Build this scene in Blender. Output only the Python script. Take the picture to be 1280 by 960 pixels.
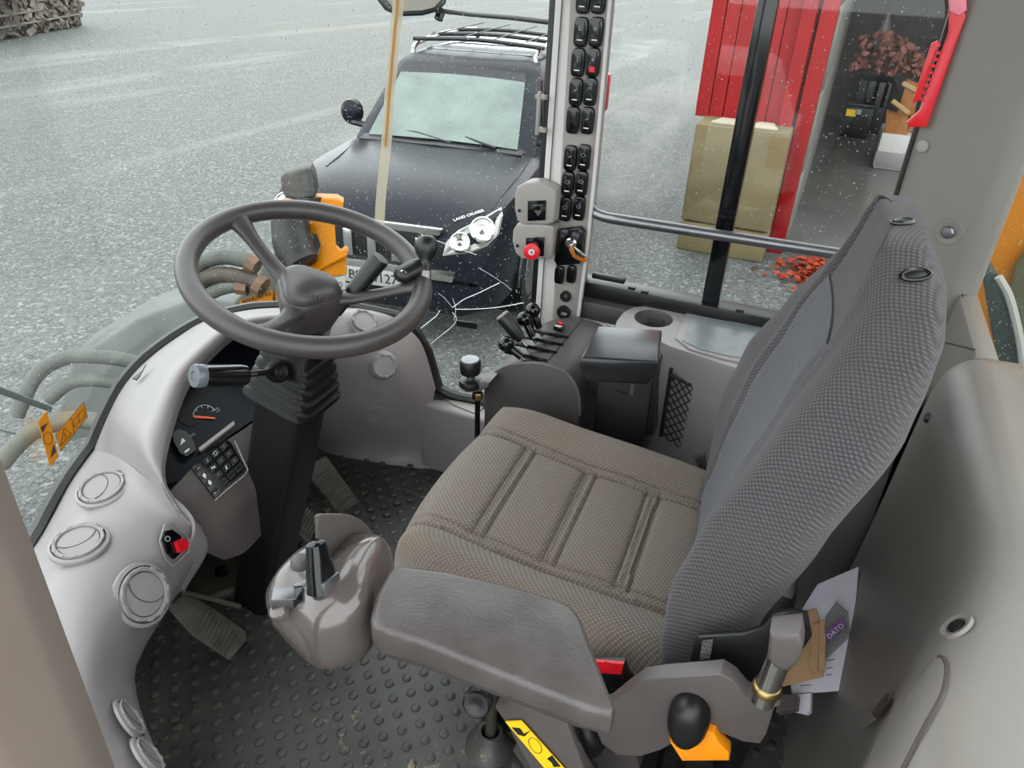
import bpy, bmesh, math, random
from mathutils import Vector, Matrix
from mathutils.bvhtree import BVHTree
random.seed(7)
for o in list(bpy.data.objects): bpy.data.objects.remove(o, do_unlink=True)
scene = bpy.context.scene
COL = scene.collection
PI = math.pi

# ---------------------------------------------------------------- camera
# world: +Y is the driver's forward, +X the driver's right, Z up, origin on the cab floor under the seat (metres)
FPX = 930.0
_z = Vector((80, 1600, FPX)).normalized()
_y = Vector((-2700, 675.6, -FPX)); _y -= _z*_y.dot(_z); _y.normalize()
_x = _y.cross(_z)
RM = Matrix((_x, _y, _z))
CAM = Vector((-0.98, -0.29, 1.40))
cd = bpy.data.cameras.new('camera'); cam = bpy.data.objects.new('camera', cd); COL.objects.link(cam)
cam.matrix_world = Matrix.Translation(CAM) @ RM.to_4x4()
cd.sensor_width = 36.0; cd.lens = 36.0*FPX/1280.0; cd.clip_start = 0.02; cd.clip_end = 400
scene.camera = cam

# ---------------------------------------------------------------- overcast sky and exposure
w = bpy.data.worlds.new('overcast_sky'); scene.world = w; w.use_nodes = True
bg = w.node_tree.nodes['Background']; bg.inputs[0].default_value = (0.93, 0.97, 1.0, 1); bg.inputs[1].default_value = 1.0
vs = scene.view_settings
vs.view_transform = 'Standard'; vs.look = 'None'; vs.gamma = 1.0; vs.use_curve_mapping = False
vs.exposure = 1.8

# ---------------------------------------------------------------- survey helpers: real points on real planes
def ray(u, v): return RM @ Vector((u-640, -(v-480), -FPX))
def P(ax, val, u, v):
    d = ray(u, v); i = 'xyz'.index(ax); t = (val-CAM[i])/d[i]
    return CAM + d*t
def Z(u, v, z): return P('z', z, u, v)
def D(dep, u, v): return CAM + ray(u, v)*(dep/FPX)
def onplane(u, v, p0, n):
    d = ray(u, v); t = (p0-CAM).dot(n)/d.dot(n); return CAM + d*t
V = Vector

# ---------------------------------------------------------------- mesh helpers
def frame(o, zax, xhint=(1, 0, 0)):
    z = V(zax).normalized(); x = V(xhint); x = (x - z*x.dot(z)).normalized(); y = z.cross(x)
    m = Matrix((x, y, z)).transposed().to_4x4(); m.translation = V(o); return m
def bm_new(): return bmesh.new()
def box(bm, c, s, m=None, bev=0.0, seg=2):
    r = bmesh.ops.create_cube(bm, size=1.0)
    vs_ = r['verts']
    for v in vs_: v.co = V((v.co.x*s[0]+c[0], v.co.y*s[1]+c[1], v.co.z*s[2]+c[2]))
    if bev > 0:
        es = list({e for v in vs_ for e in v.link_edges})
        rb = bmesh.ops.bevel(bm, geom=es, offset=bev, segments=seg, affect='EDGES', profile=0.5, clamp_overlap=True)
        vs_ = list({v for f in rb['faces'] for v in f.verts} | {v for v in vs_ if v.is_valid})
        # collect connected island
    if m is not None:
        isl = set(); st = [vs_[0]]
        while st:
            v = st.pop()
            if v in isl: continue
            isl.add(v)
            for e in v.link_edges: st.append(e.other_vert(v))
        for v in isl: v.co = m @ v.co
    return bm
def prism(bm, pts, vec, bev=0.0, seg=2):
    """closed polygon pts (world) extruded by vec, real thickness"""
    vec = V(vec)
    a = [bm.verts.new(V(p)) for p in pts]; b = [bm.verts.new(V(p)+vec) for p in pts]
    n = len(pts); fs = [bm.faces.new(a), bm.faces.new(b[::-1])]
    for i in range(n): fs.append(bm.faces.new((a[i], b[i], b[(i+1) % n], a[(i+1) % n])))
    bmesh.ops.recalc_face_normals(bm, faces=fs)
    if bev > 0:
        es = [e for e in {e for f in fs[:2] for e in f.edges}]
        bmesh.ops.bevel(bm, geom=es, offset=bev, segments=seg, affect='EDGES', profile=0.5, clamp_overlap=True)
    return bm
def crom(pts, n, closed=False):
    pts = [V(p) for p in pts]; out = []; m = len(pts)
    segs = m if closed else m-1
    for i in range(segs):
        if closed: p0, p1, p2, p3 = pts[(i-1) % m], pts[i], pts[(i+1) % m], pts[(i+2) % m]
        else:
            p1, p2 = pts[i], pts[i+1]
            p0 = pts[i-1] if i > 0 else p1*2-p2
            p3 = pts[i+2] if i+2 < m else p2*2-p1
        for k in range(n):
            t = k/n
            out.append(0.5*((2*p1)+(p2-p0)*t+(2*p0-5*p1+4*p2-p3)*t*t+(3*p1-p0-3*p2+p3)*t**3))
    if not closed: out.append(pts[-1].copy())
    return out
def tube(bm, path, r, n=10, closed=False, cap=True, sq=None):
    path = [V(p) for p in path]; m = len(path)
    rr = r if isinstance(r, (list, tuple)) else [r]*m
    rings = []; up = None
    for i, p in enumerate(path):
        if closed: t = path[(i+1) % m]-path[i-1]
        else: t = path[min(i+1, m-1)]-path[max(i-1, 0)]
        t.normalize()
        if up is None:
            up = V((0, 0, 1)) if abs(t.z) < 0.9 else V((1, 0, 0))
        a = (up-t*up.dot(t)).normalized(); b = t.cross(a); up = a
        ring = []
        for k in range(n):
            th = 2*PI*k/n; ca, sa = math.cos(th), math.sin(th)
            if sq: ca *= sq[0]; sa *= sq[1]
            ring.append(bm.verts.new(p+(a*ca+b*sa)*rr[i]))
        rings.append(ring)
    fs = []
    for i in range(m if closed else m-1):
        A, B = rings[i], rings[(i+1) % m]
        for k in range(n): fs.append(bm.faces.new((A[k], A[(k+1) % n], B[(k+1) % n], B[k])))
    if cap and not closed:
        fs.append(bm.faces.new(rings[0][::-1])); fs.append(bm.faces.new(rings[-1]))
    bmesh.ops.recalc_face_normals(bm, faces=fs)
    return bm
def lathe(bm, prof, m, n=32, cap=True):
    """profile of (r, z) turned about local z of matrix m"""
    rings = []
    for r, z in prof:
        rings.append([bm.verts.new(m @ V((r*math.cos(2*PI*k/n), r*math.sin(2*PI*k/n), z))) for k in range(n)])
    fs = []
    for A, B in zip(rings, rings[1:]):
        for k in range(n): fs.append(bm.faces.new((A[k], A[(k+1) % n], B[(k+1) % n], B[k])))
    if cap:
        fs.append(bm.faces.new(rings[0][::-1])); fs.append(bm.faces.new(rings[-1]))
    bmesh.ops.recalc_face_normals(bm, faces=fs)
    return bm
def loft(bm, rings, closed=True, cap=True):
    R_ = [[bm.verts.new(V(p)) for p in r] for r in rings]; fs = []; n = len(R_[0])
    for A, B in zip(R_, R_[1:]):
        for k in range(n if closed else n-1): fs.append(bm.faces.new((A[k], A[(k+1) % n], B[(k+1) % n], B[k])))
    if cap and closed: fs.append(bm.faces.new(R_[0][::-1])); fs.append(bm.faces.new(R_[-1]))
    bmesh.ops.recalc_face_normals(bm, faces=fs)
    return bm
def sheet(bm, ctrl, nu=6, nv=6, thick=0.0, flip=False):
    """smooth surface through a grid of control points, closed into a shell of real thickness"""
    rows = [crom(r, nu) for r in ctrl]
    cols = list(zip(*rows)); cols = [crom(c, nv) for c in cols]
    g = [list(r) for r in zip(*cols)]
    return gridshell(bm, g, thick, flip)
def gridshell(bm, g, thick=0.0, flip=False):
    a, b = len(g), len(g[0])
    nrm = [[None]*b for _ in range(a)]
    for i in range(a):
        for j in range(b):
            du = g[i][min(j+1, b-1)]-g[i][max(j-1, 0)]; dv = g[min(i+1, a-1)][j]-g[max(i-1, 0)][j]
            n = du.cross(dv)
            nrm[i][j] = n.normalized() if n.length > 1e-12 else V((0, 0, 1))
    s = -1 if flip else 1
    top = [[bm.verts.new(g[i][j]) for j in range(b)] for i in range(a)]; fs = []
    for i in range(a-1):
        for j in range(b-1): fs.append(bm.faces.new((top[i][j], top[i][j+1], top[i+1][j+1], top[i+1][j])))
    if thick:
        bot = [[bm.verts.new(g[i][j]-nrm[i][j]*thick*s) for j in range(b)] for i in range(a)]
        for i in range(a-1):
            for j in range(b-1): fs.append(bm.faces.new((bot[i][j], bot[i+1][j], bot[i+1][j+1], bot[i][j+1])))
        for i in range(a-1):
            fs.append(bm.faces.new((top[i][0], top[i+1][0], bot[i+1][0], bot[i][0])))
            fs.append(bm.faces.new((top[i][-1], bot[i][-1], bot[i+1][-1], top[i+1][-1])))
        for j in range(b-1):
            fs.append(bm.faces.new((top[0][j], bot[0][j], bot[0][j+1], top[0][j+1])))
            fs.append(bm.faces.new((top[-1][j], top[-1][j+1], bot[-1][j+1], bot[-1][j])))
        bmesh.ops.recalc_face_normals(bm, faces=fs)
    return bm

# ---------------------------------------------------------------- object helpers
def root_of(p):
    while p.parent: p = p.parent
    return p
def mesh_of(name, bm, m, smooth=True, auto=40):
    me = bpy.data.meshes.new(name)
    if smooth:
        for f in bm.faces: f.smooth = True
        lim = math.radians(auto)
        for e in bm.edges:
            if len(e.link_faces) == 2 and e.calc_face_angle(0) > lim: e.smooth = False
    bm.to_mesh(me); bm.free(); me.materials.append(m); return me
def obj(name, bm, m, parent=None, label=None, smooth=True, auto=40):
    if parent:
        off = root_of(parent).location
        for v in bm.verts: v.co -= off
    me = mesh_of(name, bm, m, smooth, auto)
    o = bpy.data.objects.new(name, me); COL.objects.link(o)
    if parent: o.parent = parent
    if label: o['label'] = label
    return o
def inst(name, me, mat4, parent, label=None):
    """object that shares mesh data me (built about its own origin), placed by a world matrix"""
    o = bpy.data.objects.new(name, me); COL.objects.link(o); o.parent = parent
    o.matrix_basis = parent_inv(parent) @ mat4
    if label: o['label'] = label
    return o
def wm(o):
    m = Matrix.Identity(4)
    while o: m = o.matrix_basis @ m; o = o.parent
    return m
def parent_inv(p): return wm(p).inverted()
def thing(name, label, cat, loc, group=None):
    o = bpy.data.objects.new(name, None); COL.objects.link(o); o.location = V(loc); o.empty_display_size = 0.05
    o['label'] = label; o['category'] = cat
    if group: o['group'] = group
    return o
def tag(o, label, cat, group=None):
    o['label'] = label; o['category'] = cat
    if group: o['group'] = group
    return o
def struct(name, bm, m, label, parent=None, smooth=True, auto=40):
    o = obj(name, bm, m, parent, None, smooth, auto)
    if not parent: o['kind'] = 'structure'; o['label'] = label
    return o
_fontcache = {}
def text_mesh(s, size, m, depth=0.0004):
    """flat print as real thin lettering, centred on its own origin, in local xy"""
    k = (s, size, m.name, depth)
    if k in _fontcache: return _fontcache[k]
    cu = bpy.data.curves.new('t', 'FONT'); cu.body = s; cu.size = size; cu.align_x = 'CENTER'; cu.align_y = 'CENTER'; cu.extrude = depth/2
    to = bpy.data.objects.new('t', cu); COL.objects.link(to)
    dg = bpy.context.evaluated_depsgraph_get()
    me = bpy.data.meshes.new_from_object(to.evaluated_get(dg))
    bpy.data.objects.remove(to, do_unlink=True); me.materials.clear(); me.materials.append(m)
    _fontcache[k] = me; return me

def bvh_of(o):
    m = wm(o); return BVHTree.FromPolygons([m @ v.co for v in o.data.vertices], [p.vertices[:] for p in o.data.polygons])
def hit(b, u, v, r=6):
    """where the sight line through (u, v) meets a built surface, with its mean normal there"""
    d = ray(u, v).normalized(); h = b.ray_cast(CAM, d)
    if h[0] is None: return None
    n = V((0, 0, 0))
    for du, dv in ((0, 0), (r, 0), (-r, 0), (0, r), (0, -r)):
        q = b.ray_cast(CAM, ray(u+du, v+dv).normalized())
        if q[0] is None or (q[0]-h[0]).length > 0.12: continue
        k = q[1] if q[1].dot(d) < 0 else -q[1]; n += k
    return h[0], n.normalized()

# ---------------------------------------------------------------- materials
def lin(c):
    c /= 255.0
    return c/12.92 if c <= 0.04045 else ((c+0.055)/1.055)**2.4
def rgb(r, g, b): return (lin(r), lin(g), lin(b), 1)
class NT:
    def __init__(s, name):
        s.m = bpy.data.materials.new(name); s.m.use_nodes = True; s.t = s.m.node_tree; s.b = s.t.nodes['Principled BSDF']; s.o = s.t.nodes['Material Output']
    def n(s, typ, **k):
        nd = s.t.nodes.new(typ)
        for a, v in k.items():
            if a in nd.inputs.keys(): nd.inputs[a].default_value = v
            else: setattr(nd, a, v)
        return nd
    def l(s, a, b): s.t.links.new(a, b)
    def tex(s, scale=(1, 1, 1), rot=(0, 0, 0)):
        g = s.n('ShaderNodeNewGeometry'); mp = s.n('ShaderNodeMapping'); mp.inputs['Scale'].default_value = scale; mp.inputs['Rotation'].default_value = rot
        s.l(g.outputs['Position'], mp.inputs['Vector']); return mp.outputs[0]
    def noise(s, vec, scale, detail=4, rough=0.6):
        nd = s.n('ShaderNodeTexNoise'); nd.inputs['Scale'].default_value = scale; nd.inputs['Detail'].default_value = detail; nd.inputs['Roughness'].default_value = rough
        s.l(vec, nd.inputs['Vector']); return nd.outputs['Fac']
    def ramp(s, fac, stops):
        r = s.n('ShaderNodeValToRGB'); el = r.color_ramp.elements
        while len(el) < len(stops): el.new(0.5)
        for e, (p, c) in zip(el, stops): e.position = p; e.color = c
        s.l(fac, r.inputs[0]); return r.outputs[0]
    def mix(s, fac, a, b, mode='MIX'):
        x = s.n('ShaderNodeMix'); x.data_type = 'RGBA'; x.blend_type = mode
        if hasattr(fac, 'is_linked'): s.l(fac, x.inputs[0])
        else: x.inputs[0].default_value = fac
        for i, c in ((6, a), (7, b)):
            if hasattr(c, 'is_linked'): s.l(c, x.inputs[i])
            else: x.inputs[i].default_value = c
        return x.outputs[2]
    def bump(s, h, strength=0.3, dist=0.002):
        b = s.n('ShaderNodeBump'); b.inputs['Strength'].default_value = strength; b.inputs['Distance'].default_value = dist
        s.l(h, b.inputs['Height']); s.l(b.outputs[0], s.b.inputs['Normal'])
def plain(name, c, rough=0.5, metal=0.0, var=0.0, vscale=8, bumps=0.0, bscale=600, spec=0.5, coat=0.0, emit=None):
    t = NT(name); b = t.b
    b.inputs['Base Color'].default_value = rgb(*c); b.inputs['Roughness'].default_value = rough; b.inputs['Metallic'].default_value = metal
    b.inputs['Specular IOR Level'].default_value = spec; b.inputs['Coat Weight'].default_value = coat; b.inputs['Coat Roughness'].default_value = 0.1
    if var or bumps: vec = t.tex()
    if var:
        n = t.noise(vec, vscale, 5)
        lo = [max(0, x*(1-var)) for x in rgb(*c)[:3]]+[1]; hi = [min(1, x*(1+var)) for x in rgb(*c)[:3]]+[1]
        t.l(t.ramp(n, [(0.3, lo), (0.7, hi)]), b.inputs['Base Color'])
    if bumps: t.bump(t.noise(vec, bscale, 2), bumps, 0.001)
    if emit:
        b.inputs['Emission Color'].default_value = rgb(*c); b.inputs['Emission Strength'].default_value = emit
    return t.m
M = {}
M['light'] = plain('pale_grey_plastic', (136, 130, 130), 0.42, var=0.06, vscale=5, bumps=0.12, bscale=900)
M['light2'] = plain('warm_grey_plastic', (142, 136, 131), 0.5, var=0.05, vscale=5, bumps=0.12, bscale=900)
M['rear'] = plain('rear_panel_plastic', (118, 113, 107), 0.42, var=0.06, vscale=4, bumps=0.15, bscale=500)
M['white'] = plain('white_trim', (196, 192, 188), 0.4, var=0.04)
M['mid'] = plain('mid_grey_plastic', (84, 78, 76), 0.45, var=0.06, bumps=0.15, bscale=900)
M['dark'] = plain('dark_grey_plastic', (68, 63, 61), 0.5, var=0.06, bumps=0.2, bscale=900)
M['wheel'] = plain('steering_wheel_rubber', (60, 55, 54), 0.36, var=0.08, bumps=0.25, bscale=700)
M['vinyl'] = plain('grained_vinyl', (78, 73, 71), 0.30, var=0.1, vscale=14, bumps=0.5, bscale=330)
def grain():
    t = NT('grained_vinyl'); b = t.b; b.inputs['Roughness'].default_value = 0.34; vec = t.tex()
    n = t.noise(vec, 12, 5); t.l(t.ramp(n, [(0.3, rgb(66, 61, 59)), (0.7, rgb(88, 83, 81))]), b.inputs['Base Color'])
    w_ = t.noise(t.tex((1.0, 0.45, 1.0), (0, 0, 0.35)), 260, 3, 0.6); t.bump(w_, 0.45, 0.0018); return t.m
M['vinyl'] = grain()
M['podp'] = plain('satin_metallic_plastic', (92, 84, 81), 0.16, metal=0.2, spec=0.8)
M['black'] = plain('black_plastic', (17, 17, 18), 0.4, bumps=0.1, bscale=900)
M['rubber'] = plain('black_rubber', (16, 16, 17), 0.36, spec=0.18, var=0.15)
M['gloss'] = plain('gloss_black', (12, 13, 16), 0.12)
M['screen'] = plain('cluster_glass', (14, 17, 23), 0.3, spec=0.12)
M['knob'] = plain('polished_black_knob', (10, 10, 11), 0.1)
M['chrome'] = plain('chromed_steel', (200, 198, 194), 0.16, metal=1.0)
M['steel'] = plain('brushed_steel', (128, 128, 130), 0.34, metal=0.9, var=0.08, vscale=30)
M['brass'] = plain('brass_nut', (160, 138, 92), 0.3, metal=1.0)
M['red'] = plain('red_plastic', (206, 22, 34), 0.32)
M['print'] = plain('white_print', (215, 216, 214), 0.6)
M['greyprint'] = plain('grey_print', (120, 122, 124), 0.6)
M['blackprint'] = plain('black_print', (24, 22, 20), 0.6)
M['orangeneedle'] = plain('orange_needle', (226, 88, 34), 0.5)
M['sticker'] = plain('orange_sticker', (200, 124, 6), 0.45, spec=0.15)
M['yellowst'] = plain('yellow_sticker', (248, 202, 26), 0.42)
M['whitest'] = plain('white_sticker', (158, 158, 152), 0.5)
M['orange'] = plain('orange_yellow_paint', (184, 112, 0), 0.4, spec=0.15, var=0.1, vscale=6)
M['orangebright'] = plain('orange_handle_plastic', (250, 150, 10), 0.4)
def glassmat(name, tint, refl=1.0):
    t = NT(name); t.t.nodes.remove(t.b)
    tr = t.n('ShaderNodeBsdfTransparent'); tr.inputs[0].default_value = tint
    gl = t.n('ShaderNodeBsdfGlossy'); gl.inputs['Roughness'].default_value = 0.02
    fr = t.n('ShaderNodeFresnel'); fr.inputs[0].default_value = 1.45
    mx = t.n('ShaderNodeMixShader'); ml = t.n('ShaderNodeMath'); ml.operation = 'MULTIPLY'; ml.inputs[1].default_value = refl
    t.l(fr.outputs[0], ml.inputs[0]); t.l(ml.outputs[0], mx.inputs[0]); t.l(tr.outputs[0], mx.inputs[1]); t.l(gl.outputs[0], mx.inputs[2]); t.l(mx.outputs[0], t.o.inputs[0])
    return t.m
M['glass'] = glassmat('cab_glass', (0.97, 0.99, 0.98, 1), 0.15)
M['sideglass'] = glassmat('side_glass', (0.97, 0.99, 0.98, 1), 0.7)
def veil(name, tint, c, k):
    t = NT(name); t.b.inputs['Base Color'].default_value = rgb(*c); t.b.inputs['Roughness'].default_value = 0.2
    tr = t.n('ShaderNodeBsdfTransparent'); tr.inputs[0].default_value = tint
    mx = t.n('ShaderNodeMixShader'); mx.inputs[0].default_value = k
    t.l(tr.outputs[0], mx.inputs[1]); t.l(t.b.outputs[0], mx.inputs[2]); t.l(mx.outputs[0], t.o.inputs[0]); return t.m
M['drops'] = veil('water_drops', (0.9, 0.93, 0.92, 1), (200, 204, 204), 0.5)
def fabric(name, c1, c2, s=340, dirt=None, rot=(0.5, 0.35, 0.9)):
    t = NT(name); b = t.b; b.inputs['Roughness'].default_value = 0.95; b.inputs['Specular IOR Level'].default_value = 0.12
    b.inputs['Sheen Weight'].default_value = 0.15
    vec = t.tex((1, 1, 1), rot)
    ws = []
    for ax in ('X', 'Y'):
        w_ = t.n('ShaderNodeTexWave'); w_.bands_direction = ax; w_.inputs['Scale'].default_value = s; w_.inputs['Distortion'].default_value = 1.6; w_.inputs['Detail Scale'].default_value = 30.0; w_.inputs['Detail'].default_value = 2.0
        t.l(vec, w_.inputs['Vector']); ws.append(w_.outputs['Fac'])
    ml = t.n('ShaderNodeMath'); ml.operation = 'MULTIPLY'; t.l(ws[0], ml.inputs[0]); t.l(ws[1], ml.inputs[1]); wv = ml.outputs[0]
    base = t.ramp(wv, [(0.05, rgb(*c1)), (0.6, rgb(*c2))])
    n = t.noise(vec, 9, 5)
    base = t.mix(t.ramp(n, [(0.35, (0, 0, 0, 1)), (0.75, (0.45, 0.45, 0.45, 1))]), base, rgb(*(dirt or c2)))
    t.l(base, b.inputs['Base Color'])
    t.bump(wv, 0.6, 0.002)
    return t.m
M['fabric'] = fabric('brown_grey_weave', (104, 95, 88), (142, 133, 124), 60, (120, 106, 90))
M['fabric2'] = fabric('dark_grey_weave', (60, 58, 60), (96, 92, 94), 72, (78, 73, 72), (0.75, 0.55, 0.35))
M['fabricpanel'] = fabric('blue_grey_panel_weave', (70, 70, 75), (98, 97, 103), 90, (82, 80, 83))
def matmat():
    t = NT('floor_rubber'); b = t.b; b.inputs['Roughness'].default_value = 0.42
    vec = t.tex(); n = t.noise(vec, 5, 6); base = t.ramp(n, [(0.3, rgb(50, 50, 48)), (0.75, rgb(82, 81, 77))])
    n2 = t.noise(vec, 42, 4, 0.7); n3 = t.noise(vec, 3.1, 3)
    spots = t.mix(1.0, t.ramp(n2, [(0.59, (0, 0, 0, 1)), (0.66, (1, 1, 1, 1))]), t.ramp(n3, [(0.48, (0, 0, 0, 1)), (0.6, (1, 1, 1, 1))]), 'MULTIPLY')
    t.l(t.mix(spots, base, rgb(150, 138, 110)), b.inputs['Base Color']); t.bump(t.noise(vec, 120, 3), 0.2, 0.001); return t.m
M['mat'] = matmat()
def gravel():
    t = NT('wet_gravel'); b = t.b; b.inputs['Roughness'].default_value = 0.62
    vec = t.tex()
    v = t.n('ShaderNodeTexVoronoi'); v.inputs['Scale'].default_value = 36; t.l(vec, v.inputs['Vector'])
    v2 = t.n('ShaderNodeTexVoronoi'); v2.inputs['Scale'].default_value = 100; t.l(vec, v2.inputs['Vector'])
    sep = t.n('ShaderNodeSeparateColor'); t.l(v.outputs['Color'], sep.inputs[0])
    sep2 = t.n('ShaderNodeSeparateColor'); t.l(v2.outputs['Color'], sep2.inputs[0])
    c = t.ramp(sep.outputs[0], [(0.0, rgb(44, 49, 48)), (0.5, rgb(84, 90, 88)), (0.85, rgb(112, 117, 114)), (1.0, rgb(176, 180, 176))])
    c2 = t.ramp(sep2.outputs[0], [(0.0, rgb(52, 56, 54)), (0.6, rgb(94, 98, 94)), (1.0, rgb(158, 160, 155))])
    c = t.mix(0.5, c, c2)
    # puddle streaks catching the light, put into the colour as paler bands
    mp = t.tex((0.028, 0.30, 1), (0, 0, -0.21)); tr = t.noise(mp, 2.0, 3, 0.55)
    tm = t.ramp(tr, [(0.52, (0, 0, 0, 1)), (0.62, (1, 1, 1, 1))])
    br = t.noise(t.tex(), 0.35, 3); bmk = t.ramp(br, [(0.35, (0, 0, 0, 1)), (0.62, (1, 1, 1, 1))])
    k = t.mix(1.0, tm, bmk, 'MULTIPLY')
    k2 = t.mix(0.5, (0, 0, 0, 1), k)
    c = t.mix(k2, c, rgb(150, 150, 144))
    warm = t.noise(t.tex(), 0.09, 2)
    c = t.mix(t.ramp(warm, [(0.45, (0, 0, 0, 1)), (0.7, (0.5, 0.5, 0.5, 1))]), c, rgb(112, 108, 97))
    t.l(c, b.inputs['Base Color'])
    ad = t.n('ShaderNodeMath'); ad.operation = 'ADD'; t.l(v.outputs['Distance'], ad.inputs[0]); t.l(v2.outputs['Distance'], ad.inputs[1])
    t.bump(ad.outputs[0], 0.8, 0.03)
    return t.m
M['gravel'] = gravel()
M['concrete'] = plain('concrete', (108, 105, 98), 0.8, var=0.2, vscale=3, bumps=0.3, bscale=60)
M['concblock'] = plain('mossy_concrete', (106, 95, 66), 0.85, var=0.18, vscale=2.2, bumps=0.3, bscale=60)
M['concwhite'] = plain('snow_white_concrete', (168, 160, 142), 0.8, var=0.08)
M['barn'] = plain('red_barn_paint', (140, 10, 14), 0.55, spec=0.3, var=0.12, vscale=3)
M['wetconc'] = plain('wet_concrete_floor', (92, 91, 88), 0.3, var=0.3, vscale=1.2)
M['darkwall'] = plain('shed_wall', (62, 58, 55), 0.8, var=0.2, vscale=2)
M['wood'] = plain('sawn_wood', (160, 100, 50), 0.7, var=0.2, vscale=10)
M['carpaint'] = plain('car_paint_charcoal', (24, 26, 33), 0.28, spec=0.2)
M['carglass'] = plain('car_window_glass', (100, 112, 107), 0.06, spec=0.55, var=0.25, vscale=3)
M['cardark'] = plain('car_dark_trim', (20, 20, 22), 0.4)
M['lampglass'] = plain('lamp_glass', (150, 150, 146), 0.1, metal=0.3, coat=0.6)
M['rust'] = plain('dirty_steel', (66, 60, 52), 0.6, metal=0.3, var=0.35, vscale=22)
M['pedal'] = plain('dusty_pedal', (74, 70, 62), 0.7, var=0.4, vscale=30)
M['frame'] = plain('weathered_frame_paint', (98, 98, 86), 0.6, var=0.25, vscale=5)
M['hose'] = plain('muddy_hose', (84, 87, 81), 0.7, var=0.25, vscale=14)
M['paper'] = plain('lilac_white_paper', (212, 208, 218), 0.7, var=0.05, vscale=30)
M['kraft'] = plain('kraft_paper', (186, 150, 112), 0.75, var=0.1, vscale=20)
M['purple'] = plain('purple_print', (118, 78, 140), 0.6)
M['clear'] = glassmat('clear_plastic_film', (0.86, 0.86, 0.83, 1), 2.0)
M['strip'] = veil('yellowed_clear_strip', (0.95, 0.93, 0.9, 1), (214, 204, 184), 0.5)
M['stain'] = veil('brown_stain', (0.95, 0.9, 0.8, 1), (190, 140, 70), 0.6)
M['net'] = plain('black_elastic_net', (18, 18, 19), 0.6)
M['crack'] = plain('crack_white', (236, 240, 240), 0.3)
M['pillar'] = plain('pillar_cover', (122, 110, 102), 0.5, var=0.05)
M['cushdirt'] = M['fabric']
M['leaves'] = plain('autumn_leaves', (138, 46, 14), 0.7, var=0.3, vscale=9)
M['pink'] = plain('red_onions_sack', (150, 96, 84), 0.6, var=0.3, vscale=8)

# ================================================================ YARD GROUND
ZG = -1.20
bm = bm_new()
for s_ in (0,):
    vsq = [bm.verts.new(V(p)) for p in ((-60, -60, ZG), (90, -60, ZG), (90, 90, ZG), (-60, 90, ZG))]; bm.faces.new(vsq)
g = struct('ground', bm, M['gravel'], 'grey wet gravel yard with puddle sheen painted as pale streaks', smooth=False); g.name = 'ground'

# ================================================================ CAB SHELL
# floor slab, front mat and studs
bm = bm_new(); box(bm, (0, 0.22, -0.03), (1.56, 1.86, 0.06))
floor = struct('floor', bm, M['mat'], 'dark studded rubber cab floor', smooth=False)
bm = bm_new(); prism(bm, [Z(150, 985, 0), Z(207, 922, 0), Z(335, 775, 0), Z(420, 690, 0), Z(505, 640, 0), V((0.72, 0.50, 0)), V((0.72, -0.62, 0)), V((-0.70, -0.62, 0)), V((-0.70, 0.5, 0))], (0, 0, 0.004), 0.001, 1)
obj('mat_panel', bm, M['mat'], floor, smooth=False)
bm = bm_new(); lathe(bm, [(0.0105, 0), (0.0095, 0.0035), (0.0075, 0.0045)], Matrix.Identity(4), 12)
studme = mesh_of('stud', bm, M['mat'])
def proj(p):
    c = RM.transposed() @ (V(p)-CAM); return (640-FPX*c.x/c.z, 480+FPX*c.y/c.z)
k = 0
pts = []
for i in range(-14, 26):
    for j in range(-24, 40):
        x = -0.0118+i*0.0285; y = 0.3223+j*0.0545+(0.02725 if i % 2 else 0)
        if not (-0.66 < x < 0.70 and -0.50 < y < 0.92): continue
        u, v = proj((x, y, 0))
        if not (170 < u < 1000 and 560 < v < 985): continue
        if u > 560 and v < 860 and u < 1000 and v > 600: continue      # under the seat
        if 460 < u < 770 and 720 < v < 800: continue
        pts.append((v, x, y))
pts.sort(reverse=True)
for _, x, y in pts[:300]: inst('stud', studme, Matrix.Translation((x, y, 0.0035)), floor)
if len(pts) > 300:
    bm = bm_new()
    for _, x, y in pts[300:]: lathe(bm, [(0.0105, 0), (0.0095, 0.0035), (0.0075, 0.0045)], Matrix.Translation((x, y, 0.0035)), 10)
    o = obj('distant_studs', bm, M['mat'], floor); o['kind'] = 'stuff'

# windscreen plan curve: wraps from the left pillar round the nose to the right pillar
PLAN = crom([V((-0.80, 0.30, 0)), V((-0.71, 0.57, 0)), V((-0.51, 0.82, 0)), V((-0.25, 0.98, 0)), V((0.04, 1.055, 0)), V((0.31, 1.015, 0)), V((0.55, 0.875, 0)), V((0.715, 0.65, 0)), V((0.765, 0.30, 0))], 10)
def screen_hit(u, v):
    d = ray(u, v).normalized(); best = None
    EX = [PLAN[0]+(PLAN[0]-PLAN[1])*3]+PLAN+[PLAN[-1]+(PLAN[-1]-PLAN[-2])*3]
    for a, b in zip(EX, EX[1:]):
        ex, ey = b.x-a.x, b.y-a.y; den = d.x*ey-d.y*ex
        if abs(den) < 1e-9: continue
        rx, ry = a.x-CAM.x, a.y-CAM.y
        t = (rx*ey-ry*ex)/den; s = (rx*d.y-ry*d.x)/den
        if t > 0.2 and -0.001 <= s <= 1.001:
            if best is None or t < best[0]: best = (t, a, b)
    if best is None: return None
    t, a, b = best
    n = V((-(b.y-a.y), b.x-a.x, 0)).normalized()
    if n.dot(d) > 0: n = -n
    return CAM+d*t, n
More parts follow.
